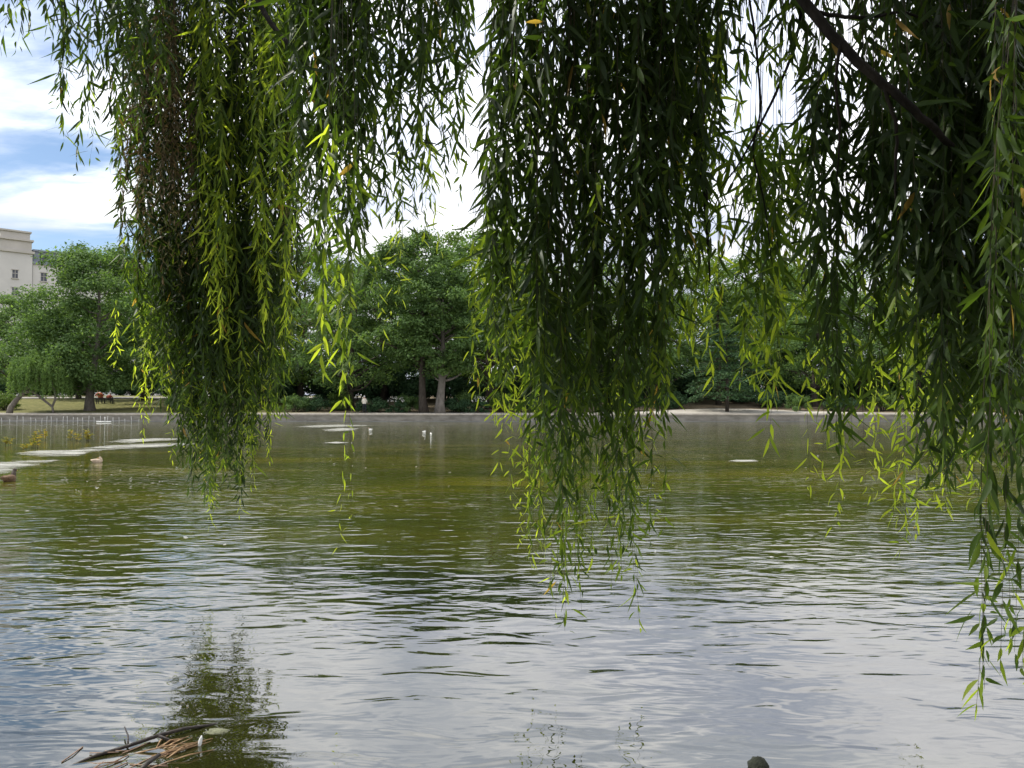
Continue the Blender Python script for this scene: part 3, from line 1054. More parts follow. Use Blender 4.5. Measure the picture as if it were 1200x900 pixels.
# ------------------------------------------------------------------ bench and the people
bx_, by_ = P(122, 476, 91)[:2]
bz = float(ground_z(bx_, by_))
bench = empty("park_bench", (bx_, by_, bz))
tag(bench, "dark park bench on the lawn right of the large rounded tree", "bench")
s_ = MB()
for k in range(3):
    s_.box((0, 0.10 + k * 0.15, 0.45), (2.1, 0.13, 0.04))
s_.build("seat", M_BENCH, bench, smooth=False)
s_ = MB()
for k in range(2):
    s_.box((0, -0.02 - 0.02 * k, 0.55 + k * 0.12), (2.1, 0.04, 0.105))
s_.build("backrest", M_BENCH, bench, smooth=False)
for sx in (-0.92, 0.92):
    for y_, h_ in ((0.03, 0.44), (0.42, 0.44)):
        s_ = MB()
        s_.box((sx, y_, h_ / 2), (0.07, 0.07, h_))
        s_.build("leg", M_BENCH, bench, smooth=False)


def person(name, loc, rz, verts, edges, radii, mats, head, hair_mat, extra, label):
    """one continuous skinned body; clothing colours by face height / role, hair as a child"""
    root_me = bpy.data.meshes.new("body_skeleton")
    root_me.from_pydata(verts, edges, [])
    ob = bpy.data.objects.new(name, root_me)
    COL.objects.link(ob)
    md = ob.modifiers.new("skin", 'SKIN')
    md.use_smooth_shade = True
    for i, r_ in enumerate(radii):
        sv = root_me.skin_vertices[0].data[i] if root_me.skin_vertices else None
        if sv:
            sv.radius = (r_[0], r_[1]) if isinstance(r_, tuple) else (r_, r_)
            sv.use_root = (i == 0)
    sub = ob.modifiers.new("sub", 'SUBSURF')
    sub.levels = sub.render_levels = 2
    dg = bpy.context.evaluated_depsgraph_get()
    me = bpy.data.meshes.new_from_object(ob.evaluated_get(dg))
    ob.modifiers.clear()
    ob.data = me
    me.materials.clear()
    for m_ in mats:
        me.materials.append(m_)
    for p_ in me.polygons:
        p_.material_index = extra(p_.center)
        p_.use_smooth = True
    ob.location = loc
    ob.rotation_euler = (0, 0, rz)
    hb_ = MB()
    c_, r_ = head
    hb_.blob(c_, r_, 12, 8, 0.04, 3)
    hb_.build("hair", hair_mat, ob)
    tag(ob, label, "person")
    return ob


def skin_person(*a):
    # skin_vertices layer exists only once the modifier is made through the data API: add it by hand if needed
    return person(*a)


# standing person, seen from behind, by the water (x right, y away from us)
vst = [(0, 0, 0.95), (0, 0, 1.15), (0, 0.01, 1.36), (0, 0.02, 1.48), (0, 0.02, 1.58), (0, 0.03, 1.67),
       (-0.17, 0, 1.40), (-0.24, 0.03, 1.14), (-0.22, 0.16, 0.96), (0.17, 0, 1.40), (0.24, 0.03, 1.14), (0.22, 0.16, 0.96),
       (-0.10, 0, 0.86), (-0.11, 0.02, 0.47), (-0.12, 0, 0.08), (-0.12, 0.12, 0.04), (0.10, 0, 0.86), (0.11, 0.02, 0.47), (0.12, 0, 0.08), (0.12, 0.12, 0.04)]
est = [(0, 1), (1, 2), (2, 3), (3, 4), (4, 5), (2, 6), (6, 7), (7, 8), (2, 9), (9, 10), (10, 11), (0, 12), (12, 13), (13, 14), (14, 15), (0, 16), (16, 17), (17, 18), (18, 19)]
rst = [(0.16, 0.12), (0.16, 0.115), (0.15, 0.11), 0.055, (0.085, 0.10), (0.075, 0.09), 0.07, 0.05, 0.038, 0.07, 0.05, 0.038,
       0.095, 0.065, 0.045, 0.04, 0.095, 0.065, 0.045, 0.04]
x1, y1 = P(427, 476, 78.6)[:2]
skin_person("person", (x1, y1, max(float(ground_z(x1, y1)), 0.72) + 0.05), 0.0, vst, est, rst, [M_NAVY, M_CREAM, M_SKIN],
            ((0, -0.005, 1.655), (0.09, 0.10, 0.10)), M_HAIR_G,
            lambda c_: 2 if (c_[2] > 1.45 or (c_[1] > 0.11 and 0.8 < c_[2] < 1.1)) else (1 if c_[2] > 0.93 else 0),
            "person in a cream top and dark trousers standing on the far bank")


def seated(lx, mat, tilt, s, label):
    v = [(0, 0.18, 0.55), (0.02 * tilt, 0.14, 0.75), (0.10 * tilt, 0.16, 0.98), (0.17 * tilt, 0.20, 1.10), (0.26 * tilt, 0.24, 1.17), (0.33 * tilt, 0.28, 1.22),
         (0.10 * tilt - 0.20, 0.14, 0.98), (0.10 * tilt - 0.36, 0.10, 0.84), (0.10 * tilt - 0.30, 0.30, 0.72), (0.10 * tilt + 0.20, 0.14, 0.98), (0.10 * tilt + 0.36, 0.12, 0.82), (0.10 * tilt + 0.30, 0.30, 0.72),
         (-0.11, 0.22, 0.54), (-0.13, 0.66, 0.54), (-0.13, 0.68, 0.09), (-0.13, 0.80, 0.05), (0.11, 0.22, 0.54), (0.13, 0.66, 0.54), (0.13, 0.68, 0.09), (0.13, 0.80, 0.05)]
    r_ = [(0.19, 0.14), (0.27, 0.17), (0.25, 0.16), 0.06, (0.09, 0.10), (0.08, 0.09), 0.085, 0.06, 0.04, 0.085, 0.06, 0.04, 0.10, 0.07, 0.048, 0.045, 0.10, 0.07, 0.048, 0.045]
    hx, hy, hz = v[5]
    o_ = skin_person("person", (bx_ + lx, by_, bz - 0.01), 0.0, v, est, r_, [M_NAVY, mat, M_SKIN],
                     ((hx - 0.02 * tilt, hy - 0.02, hz - 0.01), (0.095, 0.10, 0.10)), M_HAIR,
                     lambda c_: 2 if (c_[2] > 1.07 or (c_[1] > 0.27 and 0.62 < c_[2] < 0.85)) else (1 if c_[2] > 0.60 else 0), label)
    o_.scale = (s, s, s)
    return o_


seated(-0.55, M_RUST, -1.0, 1.25, "person in a rust orange top leaning aside on the dark bench")
seated(0.5, M_RUST_B, 0.35, 1.0, "smaller seated person in a dark red top on the bench's other end")


# ------------------------------------------------------------------ water birds
def bird(loc, rz, s, body_m, head_m, label, tuck=False, kind="duck"):
    root = empty("water_bird", loc, rz)
    root.scale = (s, s, s)
    b_ = MB()
    rings = []
    for (x, w, zb, zt) in [(-0.27, 0.02, 0.10, 0.13), (-0.22, 0.055, 0.045, 0.14), (-0.14, 0.095, -0.02, 0.155), (-0.02, 0.115, -0.05, 0.165),
                           (0.09, 0.105, -0.05, 0.165), (0.16, 0.075, -0.02, 0.16), (0.20, 0.04, 0.03, 0.13)]:
        a = np.arange(12) * 2 * math.pi / 12
        rings.append(np.stack([np.full(12, x), w * np.cos(a), (zb + zt) / 2 + (zt - zb) / 2 * np.sin(a)], 1))
    b_.ring_loft(rings)
    b_.build("body", body_m, root)
    h_ = MB()
    hx, hz = (0.10, 0.205) if tuck else (0.20, 0.265)
    h_.tube([[0.13, 0, 0.09], [0.17 if not tuck else 0.14, 0, 0.17], [hx - 0.01, 0, hz - 0.03], [hx, 0, hz]], [0.075, 0.058, 0.046, 0.03], 9)
    h_.blob((hx + 0.012, 0, hz), (0.056, 0.045, 0.046), 10, 7)
    hd = h_.build("head", head_m, root)
    k_ = MB()
    sg_ = -1 if tuck else 1
    k_.tube([[hx + 0.05 * sg_, 0, hz - 0.005], [hx + 0.085 * sg_, 0, hz - 0.018], [hx + 0.115 * sg_, 0, hz - 0.022]], [0.022, 0.016, 0.012], 7)
    k_.build("bill", M_BILL, hd)
    for sd in (-1, 1):
        w_ = MB()
        w_.blob((-0.06, sd * 0.095, 0.095), (0.15, 0.03, 0.06), 10, 6)
        w_.build("wing", body_m, root)
    tag(root, label, kind, "birds on the lake")
    return root


bird(G(11, 564), R(92), 0.8, M_DUCK, M_DUCK_D, "brown duck with a dark head sitting upright by the scum at the left edge")
bird(G(114, 542), R(10), 0.62, M_DUCK_P, M_DUCK_P, "pale brown duck asleep with its head tucked beside the long scum mat", True)
bird(G(497, 506.5), R(20), 0.42, M_DUCK_W, M_DUCK_W, "rounder left one of two white birds in the middle of the lake", True, "bird")
bird(G(505, 509.5), R(100), 0.42, M_DUCK_W, M_DUCK_W, "slim upright right one of two white birds in the middle of the lake", False, "bird")
bird(G(434, 504), R(190), 0.5, M_DUCK_W, M_DUCK_P, "pale bird swimming at the end of the middle scum mat", False, "bird")


# ------------------------------------------------------------------ floating scum
def scum(poly, label, seed, name="scum_mat"):
    """outline in the photo -> a mat on the water; the rim thins out"""
    pts = [G(x, y)[:2] for x, y in poly]
    dense = []
    for k in range(len(pts)):
        a_, b_ = pts[k], pts[(k + 1) % len(pts)]
        m_ = max(2, min(30, int(np.linalg.norm(b_ - a_) / 0.25)))
        for j in range(m_):
            dense.append(a_ + (b_ - a_) * j / m_)
    dense = np.array(dense)
    rr = np.random.default_rng(seed)
    c_ = dense.mean(axis=0)
    n_ = len(dense)
    jit = 1 + 0.06 * np.convolve(rr.normal(size=n_ + 4), np.ones(5) / 2.2, 'valid')[:n_]
    dense = c_ + (dense - c_) * jit[:, None]
    # strips between matching points of the far and near outline
    V, Q, E = [], [], []
    lev = [(0.0, 0.26), (0.3, 0.26), (0.6, 0.22), (0.85, 0.14), (1.0, -0.1)]
    for f_, e_ in lev:
        for p_ in dense:
            q_ = c_ + (p_ - c_) * f_
            V.append([q_[0], q_[1], 0.012 if f_ < 0.9 else 0.006])
            E.append(e_)
    for l_ in range(len(lev) - 1):
        for j in range(n_):
            jn = (j + 1) % n_
            Q.append([l_ * n_ + j, l_ * n_ + jn, (l_ + 1) * n_ + jn, (l_ + 1) * n_ + j])
    me = mesh_np(name, V, Q, attrs={"edge": E})
    o_ = link(name, me, M_SCUM)
    tag(o_, label, "scum mat", "pale scum mats floating on the lake")


scum([(-60, 541), (0, 540.5), (45, 539), (78, 538.5), (62, 543), (38, 549), (10, 556), (-60, 560)], "pale scum patch around the brown duck at the left edge", 1)
scum([(8, 531.5), (40, 528), (90, 526.5), (130, 525), (125, 528), (105, 532), (95, 535), (50, 536.5), (25, 535)], "long pale scum mat left of the sleeping duck", 2)
scum([(75, 526), (120, 522.5), (160, 520), (200, 519), (240, 519.5), (220, 523), (165, 526), (110, 528)], "thin pale scum tongue behind the sleeping duck", 3)
scum([(112, 518.5), (140, 515), (185, 513), (230, 514), (190, 517.5), (150, 520)], "pale scum patch behind the tips of the left willow curtain", 4)
scum([(338, 500.5), (365, 498), (400, 497.2), (440, 498), (432, 499.6), (400, 500.5), (360, 502)], "upper pale scum streak below the standing person", 5)
scum([(374, 503.5), (395, 501.5), (425, 501.5), (418, 504.5), (395, 506.3), (376, 505.5)], "lower pale scum streak below the standing person", 6)
scum([(848, 541), (862, 538.5), (885, 539), (893, 541), (876, 543)], "small bright scum scrap right of the middle willow curtain", 7)
scum([(372, 519), (395, 517.5), (412, 519), (395, 520.2)], "narrow scum scrap nearest the bare hanging twig", 8)

# scattered flakes of fluff and leaves on the water, mid-lake ones modelled glints
rng = np.random.default_rng(55)
fx, fy = [], []
for (xa, xb, ya, yb, k) in [(70, 210, 545, 575, 50), (0, 120, 570, 600, 8), (380, 560, 500, 560, 22), (780, 1000, 500, 560, 14), (180, 560, 560, 640, 12), (560, 1000, 560, 660, 10)]:
    fx.append(rng.uniform(xa, xb, k))
    fy.append(rng.uniform(ya, yb, k))
fx, fy = np.concatenate(fx), np.concatenate(fy)
pos = np.array([G(a, b_, 0.006) for a, b_ in zip(fx, fy)])
V, Q, tn = quad_leaves(pos, np.tile([0.0, 0.0, 1.0], (len(pos), 1)) + rng.normal(0, 0.03, (len(pos), 3)), rng.uniform(0.03, 0.10, len(pos)) * (0.5 + pos[:, 1] / 40), rng.uniform(0, 1, len(pos)), rng, 0.5)
V[:, 2] = np.maximum(V[:, 2], 0.004)
tag(link("floating_flecks", mesh_np("floating_flecks", V, Q, attrs={"tint": tn}, smooth=False), M_PETAL), "pale flecks of fluff and glints scattered on the water", "flecks", kind="stuff")


# ------------------------------------------------------------------ yellow pond weed standing in the water
def pond_plant(px, py, hpx, label, seed, n=4):
    g_ = G(px, py)
    d_ = g_[1]
    rr = np.random.default_rng(seed)
    root = empty("pond_plant", g_)
    st = MB()
    P_, D_, N_, T_ = [], [], [], []
    for k in range(n):
        h_ = hpx / F * d_ * rr.uniform(0.6, 1.05)
        ox, oy = rr.normal(0, 0.09, 2)
        lean = rr.normal(0, 0.07, 2)
        pt = [[ox, oy, -0.3], [ox + lean[0] * .4, oy, h_ * 0.5], [ox + lean[0], oy + lean[1], h_]]
        st.tube(pt, [0.008, 0.006, 0.003], 5)
        m_ = 20
        t_ = rr.uniform(0.2, 1, m_)
        P_.append(np.stack([np.interp(t_, [0, .5, 1], [p_[0] for p_ in pt]), np.interp(t_, [0, .5, 1], [p_[1] for p_ in pt]), np.maximum(h_ * t_, 0.02)], 1))
        a = rr.uniform(0, 6.28, m_)
        D_.append(np.stack([np.cos(a), np.sin(a), rr.uniform(0.1, 0.9, m_)], 1))
        N_.append(rr.normal(size=(m_, 3)))
        T_.append(rr.uniform(0, 1, m_))
    st.build("stems", M_TWIG, root)
    P_, D_, N_, T_ = map(np.concatenate, (P_, D_, N_, T_))
    k = len(P_)
    V, Q, tn = leaves(P_, D_, N_, rr.uniform(0.08, 0.15, k), rr.uniform(0.03, 0.045, k), np.tile([0, 0, -0.25], (k, 1)), T_)
    link("foliage", mesh_np("foliage", V, Q, attrs={"tint": tn}), M_POND, root)
    tag(root, label, "plant", "yellow pond plants")


pond_plant(8, 522, 10, "pale yellow pond plant left of the others at the photo's edge", 1, 4)
pond_plant(32, 527, 9, "short yellow pond plant touching the long scum mat", 2, 3)
pond_plant(44, 525, 20, "tallest yellow pond plant with two tiers of leaves", 3, 6)
pond_plant(51, 516, 12, "yellow pond plant just behind the tallest one", 4, 4)
pond_plant(84, 516, 12, "sparse yellow green pond plant left of the dense orange one", 5, 4)
pond_plant(93, 517, 10, "thin curved yellow pond plant beside the dense orange one", 6, 2)
pond_plant(104, 517, 14, "dense orange yellow pond plant before the stake fence", 7, 7)

# ------------------------------------------------------------------ shore debris, rock
def at_water(px, py, z):
    return G(px, py, z)


stick = MB()
sp = [at_water(x, y, z) for x, y, z in [(70, 903, -0.01), (110, 886, 0.005), (150, 874, 0.012), (185, 862, 0.018), (215, 854, 0.016), (250, 849, 0.0), (275, 846, -0.03)]]
stick.tube(sp, [0.004, 0.007, 0.008, 0.009, 0.008, 0.006, 0.003], 7)
stick.tube([sp[3], at_water(200, 868, 0.01), at_water(214, 866, -0.02)], [0.008, 0.006, 0.004], 6)
stick.tube([sp[2], at_water(150, 862, 0.03), at_water(146, 852, 0.03)], [0.006, 0.004, 0.003], 6)
tag(stick.build("fallen_branch", M_STICK), "long dark wet branch lying half sunk near the shore", "branch")
s2 = MB()
s2.tube([at_water(160, 908, 0.0), at_water(172, 895, 0.02), at_water(187, 884, 0.03)], [0.011, 0.010, 0.008], 7)
tag(s2.build("broken_stick", M_STICK), "short dark broken stick beside the tan reed bundle", "stick")
rr = np.random.default_rng(12)
rd = MB()
for k in range(24):
    ax, ay = 178 + rr.normal(0, 14), 888 + rr.normal(0, 5)
    bx2, by2 = 236 + rr.normal(0, 14), 866 + rr.normal(0, 5.5)
    zz_ = rr.uniform(-0.016, 0.010)
    mid = at_water((ax + bx2) / 2 + rr.normal(0, 3), (ay + by2) / 2 - rr.uniform(0, 4), zz_ + 0.01)
    rd.tube([at_water(ax, ay, zz_ - 0.008), mid, at_water(bx2, by2, zz_ - 0.005)], np.array([0.0022, 0.0034, 0.0014]) * rr.uniform(0.6, 1.6), 4)
tag(rd.build("reed_bundle", M_REED), "tan bundle of dry reed stalks floating beside the white feather", "reeds")
rd = MB()
for k in range(45):
    cx_, cy_ = 135 + rr.normal(0, 30), 893 + rr.normal(0, 7)
    a = rr.normal(0.25, 0.5)
    ln = rr.uniform(8, 26)
    z_ = rr.uniform(-0.03, 0.006)
    rd.tube([at_water(cx_ - ln * math.cos(a), cy_ + 0.45 * ln * math.sin(a), z_), at_water(cx_, cy_, z_ + 0.004), at_water(cx_ + ln * math.cos(a), cy_ - 0.45 * ln * math.sin(a), z_)], 0.0028, 4)
tag(rd.build("reed_litter", M_REED_D), "reddish brown litter of wet stalks at the water's edge", "litter", kind="stuff")
lc = MB()
p0 = at_water(254, 857, 0.0)
lc.ring_loft([np.stack([p0[0] + w_ * np.cos(np.arange(16) * .3927) * (1 + .22 * np.sin(np.arange(16) * 2.3) + .15 * np.cos(np.arange(16) * 5.1)) * 1.5, p0[1] + w_ * np.sin(np.arange(16) * .3927), np.full(16, z_)], 1)
              for w_, z_ in ((0.035, -0.03), (0.038, -0.005), (0.03, 0.004), (0.015, 0.007))])
tag(lc.build("bark_slab", M_LICHEN), "pale green lichen covered slab of bark at the branch's end", "bark")
ft = MB()
p0 = at_water(233, 874, 0.0)
ft.ring_loft([np.stack([p0[0] + w_ * np.cos(np.arange(8) * .785) + 0.003 * k, p0[1] + 0.4 * w_ * np.sin(np.arange(8) * .785), np.full(8, z_)], 1)
              for k, (w_, z_) in enumerate(((0.004, -0.02), (0.007, 0.0), (0.009, 0.017), (0.007, 0.032), (0.002, 0.045)))])
tag(ft.build("feather", M_FEATHER), "small white feather standing upright among the floating reeds", "feather")
rk = MB()
p0 = at_water(889, 903, 0.0)
rk.blob((0, 0, 0), (0.046, 0.045, 0.056), 11, 8, 0.2, 5)
o = rk.build("rock", M_ROCK)
o.location = (p0[0], p0[1], 0.0)
tag(o, "small dark mossy rock poking out of the near water", "rock")

# ------------------------------------------------------------------ the weeping willow in the foreground
wil = empty("weeping_willow", (4.6, -2.6, 0.15))
tag(wil, "huge weeping willow whose leafy curtains hang over the lake", "tree")
WO = np.array([4.6, -2.6, 0.15])


def wlocal(p):
    return np.asarray(p, float) - WO


tm = MB()
tm.tube(np.array([[0, 0, -0.4], [0.02, 0, 0.3], [0, 0.1, 1.4], [-0.15, 0.25, 2.8], [-0.3, 0.5, 4.4], [-0.6, 0.9, 6.0], [-0.8, 1.1, 7.6]]), [0.75, 0.55, 0.45, 0.4, 0.34, 0.25, 0.12], 14)
tm.build("trunk", M_BARK, wil)
fork = WO + np.array([-0.3, 0.5, 4.4])


def limb(pts, rad, n=8):
    b_ = MB()
    pts = np.array([np.asarray(p, float) for p in pts])
    # smooth the polyline
    t = np.linspace(0, len(pts) - 1, len(pts) * 5)
    sm_ = np.stack([np.interp(t, np.arange(len(pts)), pts[:, i]) for i in range(3)], 1)
    for _ in range(3):
        sm_[1:-1] = 0.25 * sm_[:-2] + 0.5 * sm_[1:-1] + 0.25 * sm_[2:]
    rr_ = np.interp(t, np.arange(len(pts)), rad)
    wob = np.random.default_rng(len(pts)).normal(0, 1, sm_.shape) * rr_[:, None] * 0.18
    b_.tube(wlocal(sm_ + wob), rr_, n)
    return b_.build("limb", M_LIMB, wil)


limb([fork, [3.2, -0.6, 5.4], [2.4, 1.6, 5.2], P(900, -60, 3.25), P(942, 2, 3.2), P(1000, 68, 3.15), P(1050, 112, 3.15), P(1096, 152, 3.2), P(1150, 205, 3.5), P(1185, 262, 3.5)],
     [0.2, 0.16, 0.10, 0.030, 0.022, 0.020, 0.018, 0.015, 0.010, 0.004])
limb([fork, [2.6, -0.4, 5.8], [1.6, 2.0, 5.6], P(735, -60, 4.35), P(768, 15, 4.35), P(798, 95, 4.3), P(815, 160, 4.3), P(828, 240, 4.25), P(832, 330, 4.2)],
     [0.2, 0.16, 0.11, 0.05, 0.034, 0.028, 0.020, 0.012, 0.004])
limb([[3.2, -0.6, 5.4], [0.6, 2.5, 6.2], [-0.8, 5.0, 5.9], P(285, -40, 6.2), P(312, 22, 6.1), P(350, 65, 6.0), P(385, 115, 5.9), P(400, 170, 5.9)],
     [0.16, 0.13, 0.09, 0.03, 0.022, 0.017, 0.011, 0.004])
limb([[0.6, 2.5, 6.2], [-1.5, 5.5, 6.4], P(230, -60, 7.0), P(120, -45, 7.0), P(40, -40, 7.0)], [0.12, 0.08, 0.05, 0.03, 0.01])
limb([[1.6, 2.0, 5.6], [0.6, 3.0, 5.0], P(560, -60, 4.6), P(470, -50, 5.0), P(380, -50, 5.4)], [0.1, 0.07, 0.045, 0.03, 0.015])
limb([[2.4, 1.6, 5.2], P(1040, -70, 4.2), P(1150, -60, 4.0), P(1250, -50, 3.8)], [0.1, 0.06, 0.04, 0.02])
limb([P(942, 2, 4.0), P(930, 60, 4.05), P(905, 120, 4.1), P(868, 190, 4.1), P(845, 220, 4.1)], [0.009, 0.008, 0.007, 0.005, 0.003], 6)
limb([P(985, 50, 3.15), P(978, 95, 3.2), P(985, 150, 3.3), P(980, 215, 3.4)], [0.008, 0.006, 0.005, 0.002], 6)
limb([P(1035, 100, 3.15), P(1052, 150, 3.2), P(1048, 215, 3.3), P(1056, 300, 3.4)], [0.009, 0.007, 0.005, 0.002], 6)
limb([P(955, 15, 3.2), P(1010, 22, 3.3), P(1060, 12, 3.4), P(1120, 40, 3.5)], [0.010, 0.008, 0.006, 0.003], 6)
limb([P(870, -50, 4.1), P(885, 40, 4.1), P(893, 130, 4.1), P(880, 175, 4.1), P(895, 230, 4.1), P(905, 310, 4.1)], [0.007, 0.006, 0.005, 0.005, 0.004, 0.002], 6)


def spray(label, top, bot, d, dsp, n, seed, L=0.135, W=0.021, gap=0.026, tint0=0.32, tint_tip=0.35, short=0.35, ytop=-45, start=0.0, mat=None,
          ease=0.45, sway=5.0, spread=0.62, ysc=0.12, tw=0.0013, bare=0.04):
    """a curtain of hanging shoots: top = (x left, x right) where the shoots start, bot = [(x, y)] the lower outline"""
    rng = np.random.default_rng(seed)
    bx_a = np.array([b_[0] for b_ in bot], float)
    by_a = np.array([b_[1] for b_ in bot], float)
    tb = MB()
    LP, LD, LN, LL, LW, LB, LT = [], [], [], [], [], [], []
    for k in range(n):
        nb = max(2, n // 4)
        u = (np.floor((k + rng.uniform(0, 1)) / n * nb) + 0.5 + rng.normal(0, 0.26)) / nb
        u = float(np.clip(u, 0, 1))
        xb = bx_a[0] + (bx_a[-1] - bx_a[0]) * u
        yb = np.interp(xb, bx_a, by_a)
        xb += rng.normal(0, 7)
        xt = top[0] + (top[1] - top[0]) * np.clip(u + rng.normal(0, 0.06), -0.02, 1.02)
        if ytop > 60:                               # bare shoots fan out from one small branch
            xm = 0.5 * (top[0] + top[1])
            xt = xm + (xt - xm) * 0.4 + rng.normal(0, 6)
        y0 = -60 - rng.uniform(0, 210)
        leafy = max(y0, ytop + rng.uniform(0, 40)) if ytop > -40 else y0
        if start > 0 and rng.uniform() < 0.55:
            leafy = -48 + (yb + 48) * rng.uniform(0, start)
        full = yb + 48
        cut = rng.uniform(0, ysc) if rng.uniform() > short else rng.uniform(ysc, 0.65)
        yb = -48 + full * (1 - cut)
        dd = d + rng.uniform(-dsp, dsp)
        m_ = 16
        s = np.linspace(0, 1, m_)
        e_ = 1 - np.exp(-s / ease * 1.6)
        e_ /= e_[-1]
        ph = rng.uniform(0, 6.28)
        xp = xt + (xb - xt) * e_ + sway * 1.3 * np.sin(s * rng.uniform(3, 8) + ph) * (0.3 + s) + rng.normal(0, 9) * (1 - s) + rng.normal(0, 5) * s * s
        yp = y0 + (yb - y0) * s
        dp = dd + 0.08 * np.sin(s * 4 + ph) * s
        pts = np.array([P(a, b_, c_) for a, b_, c_ in zip(xp, yp, dp)])
        seg = np.linalg.norm(np.diff(pts, axis=0), axis=1)
        ln = seg.sum()
        tb.tube(wlocal(pts), np.linspace(tw * 1.6, tw * 0.45, m_), 4, cap=False)
        b0 = max(bare, min(0.9, (leafy - y0) / (yb - y0)))
        nl = max(4, int(ln * (1 - b0) / gap))
        t_ = b0 + (1 - b0) * (np.arange(nl) + rng.uniform(0, 1, nl)) / nl
        keep = np.sin(t_ * ln * rng.uniform(5, 9) + ph) + 0.6 * np.sin(t_ * ln * 17 + 2 * ph) > -0.95
        keep |= rng.uniform(0, 1, nl) < 0.25
        t_ = t_[keep]
        nl = len(t_)
        idx = t_ * (m_ - 1)
        pos_ = np.stack([np.interp(idx, np.arange(m_), pts[:, i]) for i in range(3)], 1)
        a = np.arange(nl) * 2.4 + rng.uniform(0, 6.28) + rng.normal(0, 0.5, nl)
        ang = np.abs(rng.normal(spread - 0.10, 0.50, nl))
        dirv = np.stack([np.sin(ang) * np.cos(a), np.sin(ang) * np.sin(a), -np.cos(ang)], 1)
        age = np.clip((t_ - 0.72) / 0.28, 0, 1)
        pos_ = pos_ + dirv * np.array([1, 1, 0.6]) * (rng.uniform(0, 1, nl) ** 2 * 0.05)[:, None]
        LP.append(pos_)
        LD.append(dirv)
        LN.append(rng.normal(size=(nl, 3)) + np.stack([np.cos(a), np.sin(a), np.full(nl, 0.5)], 1) * 0.8)
        LL.append(L * rng.uniform(0.5, 1.3, nl) * (1 - 0.45 * age))
        LW.append(W * rng.uniform(0.75, 1.2, nl) * (1 - 0.40 * age))
        LB.append(np.stack([rng.normal(0, .24, nl), rng.normal(0, .24, nl), rng.uniform(-0.55, 0.05, nl) * np.sin(ang)], 1))
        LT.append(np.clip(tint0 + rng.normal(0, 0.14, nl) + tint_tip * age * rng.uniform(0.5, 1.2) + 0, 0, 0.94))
        LT[-1][rng.uniform(0, 1, nl) < 0.006] = 1.0
    BOUGHS.append((top, d, seed, ytop))
    tws = tb.build("hanging_shoots", M_TWIG, wil)
    tws["label"] = label
    LP, LD, LN, LB = map(np.vstack, (LP, LD, LN, LB))
    LL, LW, LT = map(np.concatenate, (LL, LW, LT))
    V, Q, tn = leaves(wlocal(LP), LD, LN, LL, LW, LB, LT)
    link("foliage", mesh_np("foliage", V, Q, attrs={"tint": tn}), mat or M_WILLOW, tws)
    global NLEAF
    NLEAF += len(LP)


BOUGHS = []
NLEAF = 0
# --- far left, sparse against the sky
spray("thin sprig in the top left corner", (-30, 14), [(-20, 60), (5, 84), (18, 70)], 6.2, 0.2, 5, 101, gap=0.05, spread=0.5)
spray("short dark sprigs over the top left sky", (-30, 60), [(-30, 50), (0, 70), (30, 40), (58, 60)], 6.1, 0.3, 7, 131, gap=0.042, spread=0.6, L=0.13, W=0.022)
spray("hanging sprigs between the top left sprays and the left curtain", (110, 200), [(110, 150), (135, 190), (165, 130), (195, 120)], 6.3, 0.3, 14, 132, gap=0.032, short=0.5, L=0.13, W=0.022)
spray("sparse dark sprays against the blue sky", (30, 120), [(55, 60), (70, 110), (85, 160), (105, 212), (135, 214), (150, 150), (185, 130)], 6.0, 0.4, 24, 102, gap=0.034, short=0.4, sway=8, L=0.14, W=0.024)
# --- left curtain
spray("dense dark core of the left curtain", (165, 345), [(150, 330), (165, 400), (190, 470), (215, 520), (235, 590), (262, 600), (290, 560), (320, 500), (350, 420)], 7.1, 0.45, 112, 103, L=0.15, W=0.026, gap=0.023, tint0=0.22, short=0.30, ysc=0.10, start=0.35)  # dark tint adds the core's shade to the leaf colour
spray("lower black green heart of the left curtain", (190, 330), [(180, 440), (205, 510), (235, 585), (262, 590), (290, 550), (325, 470)], 7.3, 0.3, 84, 130, L=0.15, W=0.027, gap=0.021, tint0=0.06, tint_tip=0.12, short=0.25, ytop=250)  # lowest tint: inner shade painted into the leaves
spray("withered brown sprays of the left curtain", (185, 225), [(150, 300), (170, 330), (195, 360), (222, 330)], 6.55, 0.2, 24, 104, L=0.085, W=0.016, gap=0.021, tint0=0.45, tint_tip=0.25, ytop=85, mat=M_WILLOW_DEAD, spread=0.8, start=0.3)
spray("sunlit yellow green front of the left curtain", (225, 350), [(222, 330), (265, 455), (290, 470), (320, 430), (355, 380)], 6.5, 0.3, 34, 105, L=0.16, W=0.025, gap=0.028, tint0=0.65, tint_tip=0.25, short=0.5, start=0.5)  # high tint paints the sunlight into these leaves
spray("withered thin shoots on the right edge of the left curtain", (310, 350), [(320, 420), (340, 440), (362, 400)], 6.9, 0.2, 12, 106, L=0.09, W=0.016, gap=0.026, tint0=0.6, ytop=130, mat=M_WILLOW_DEAD, spread=0.8)
spray("thin yellow tips under the left curtain", (200, 335), [(180, 505), (215, 560), (238, 622), (262, 615), (300, 600), (335, 520)], 7.2, 0.4, 26, 107, L=0.11, W=0.017, gap=0.034, tint0=0.62, tint_tip=0.3, short=0.1, ytop=380, spread=0.9)
spray("loose yellow fringe on the left edge of the left curtain", (150, 190), [(140, 470), (160, 520), (190, 530)], 7.3, 0.3, 10, 108, L=0.12, W=0.018, gap=0.034, tint0=0.66, short=0.4, ytop=330, spread=0.85)
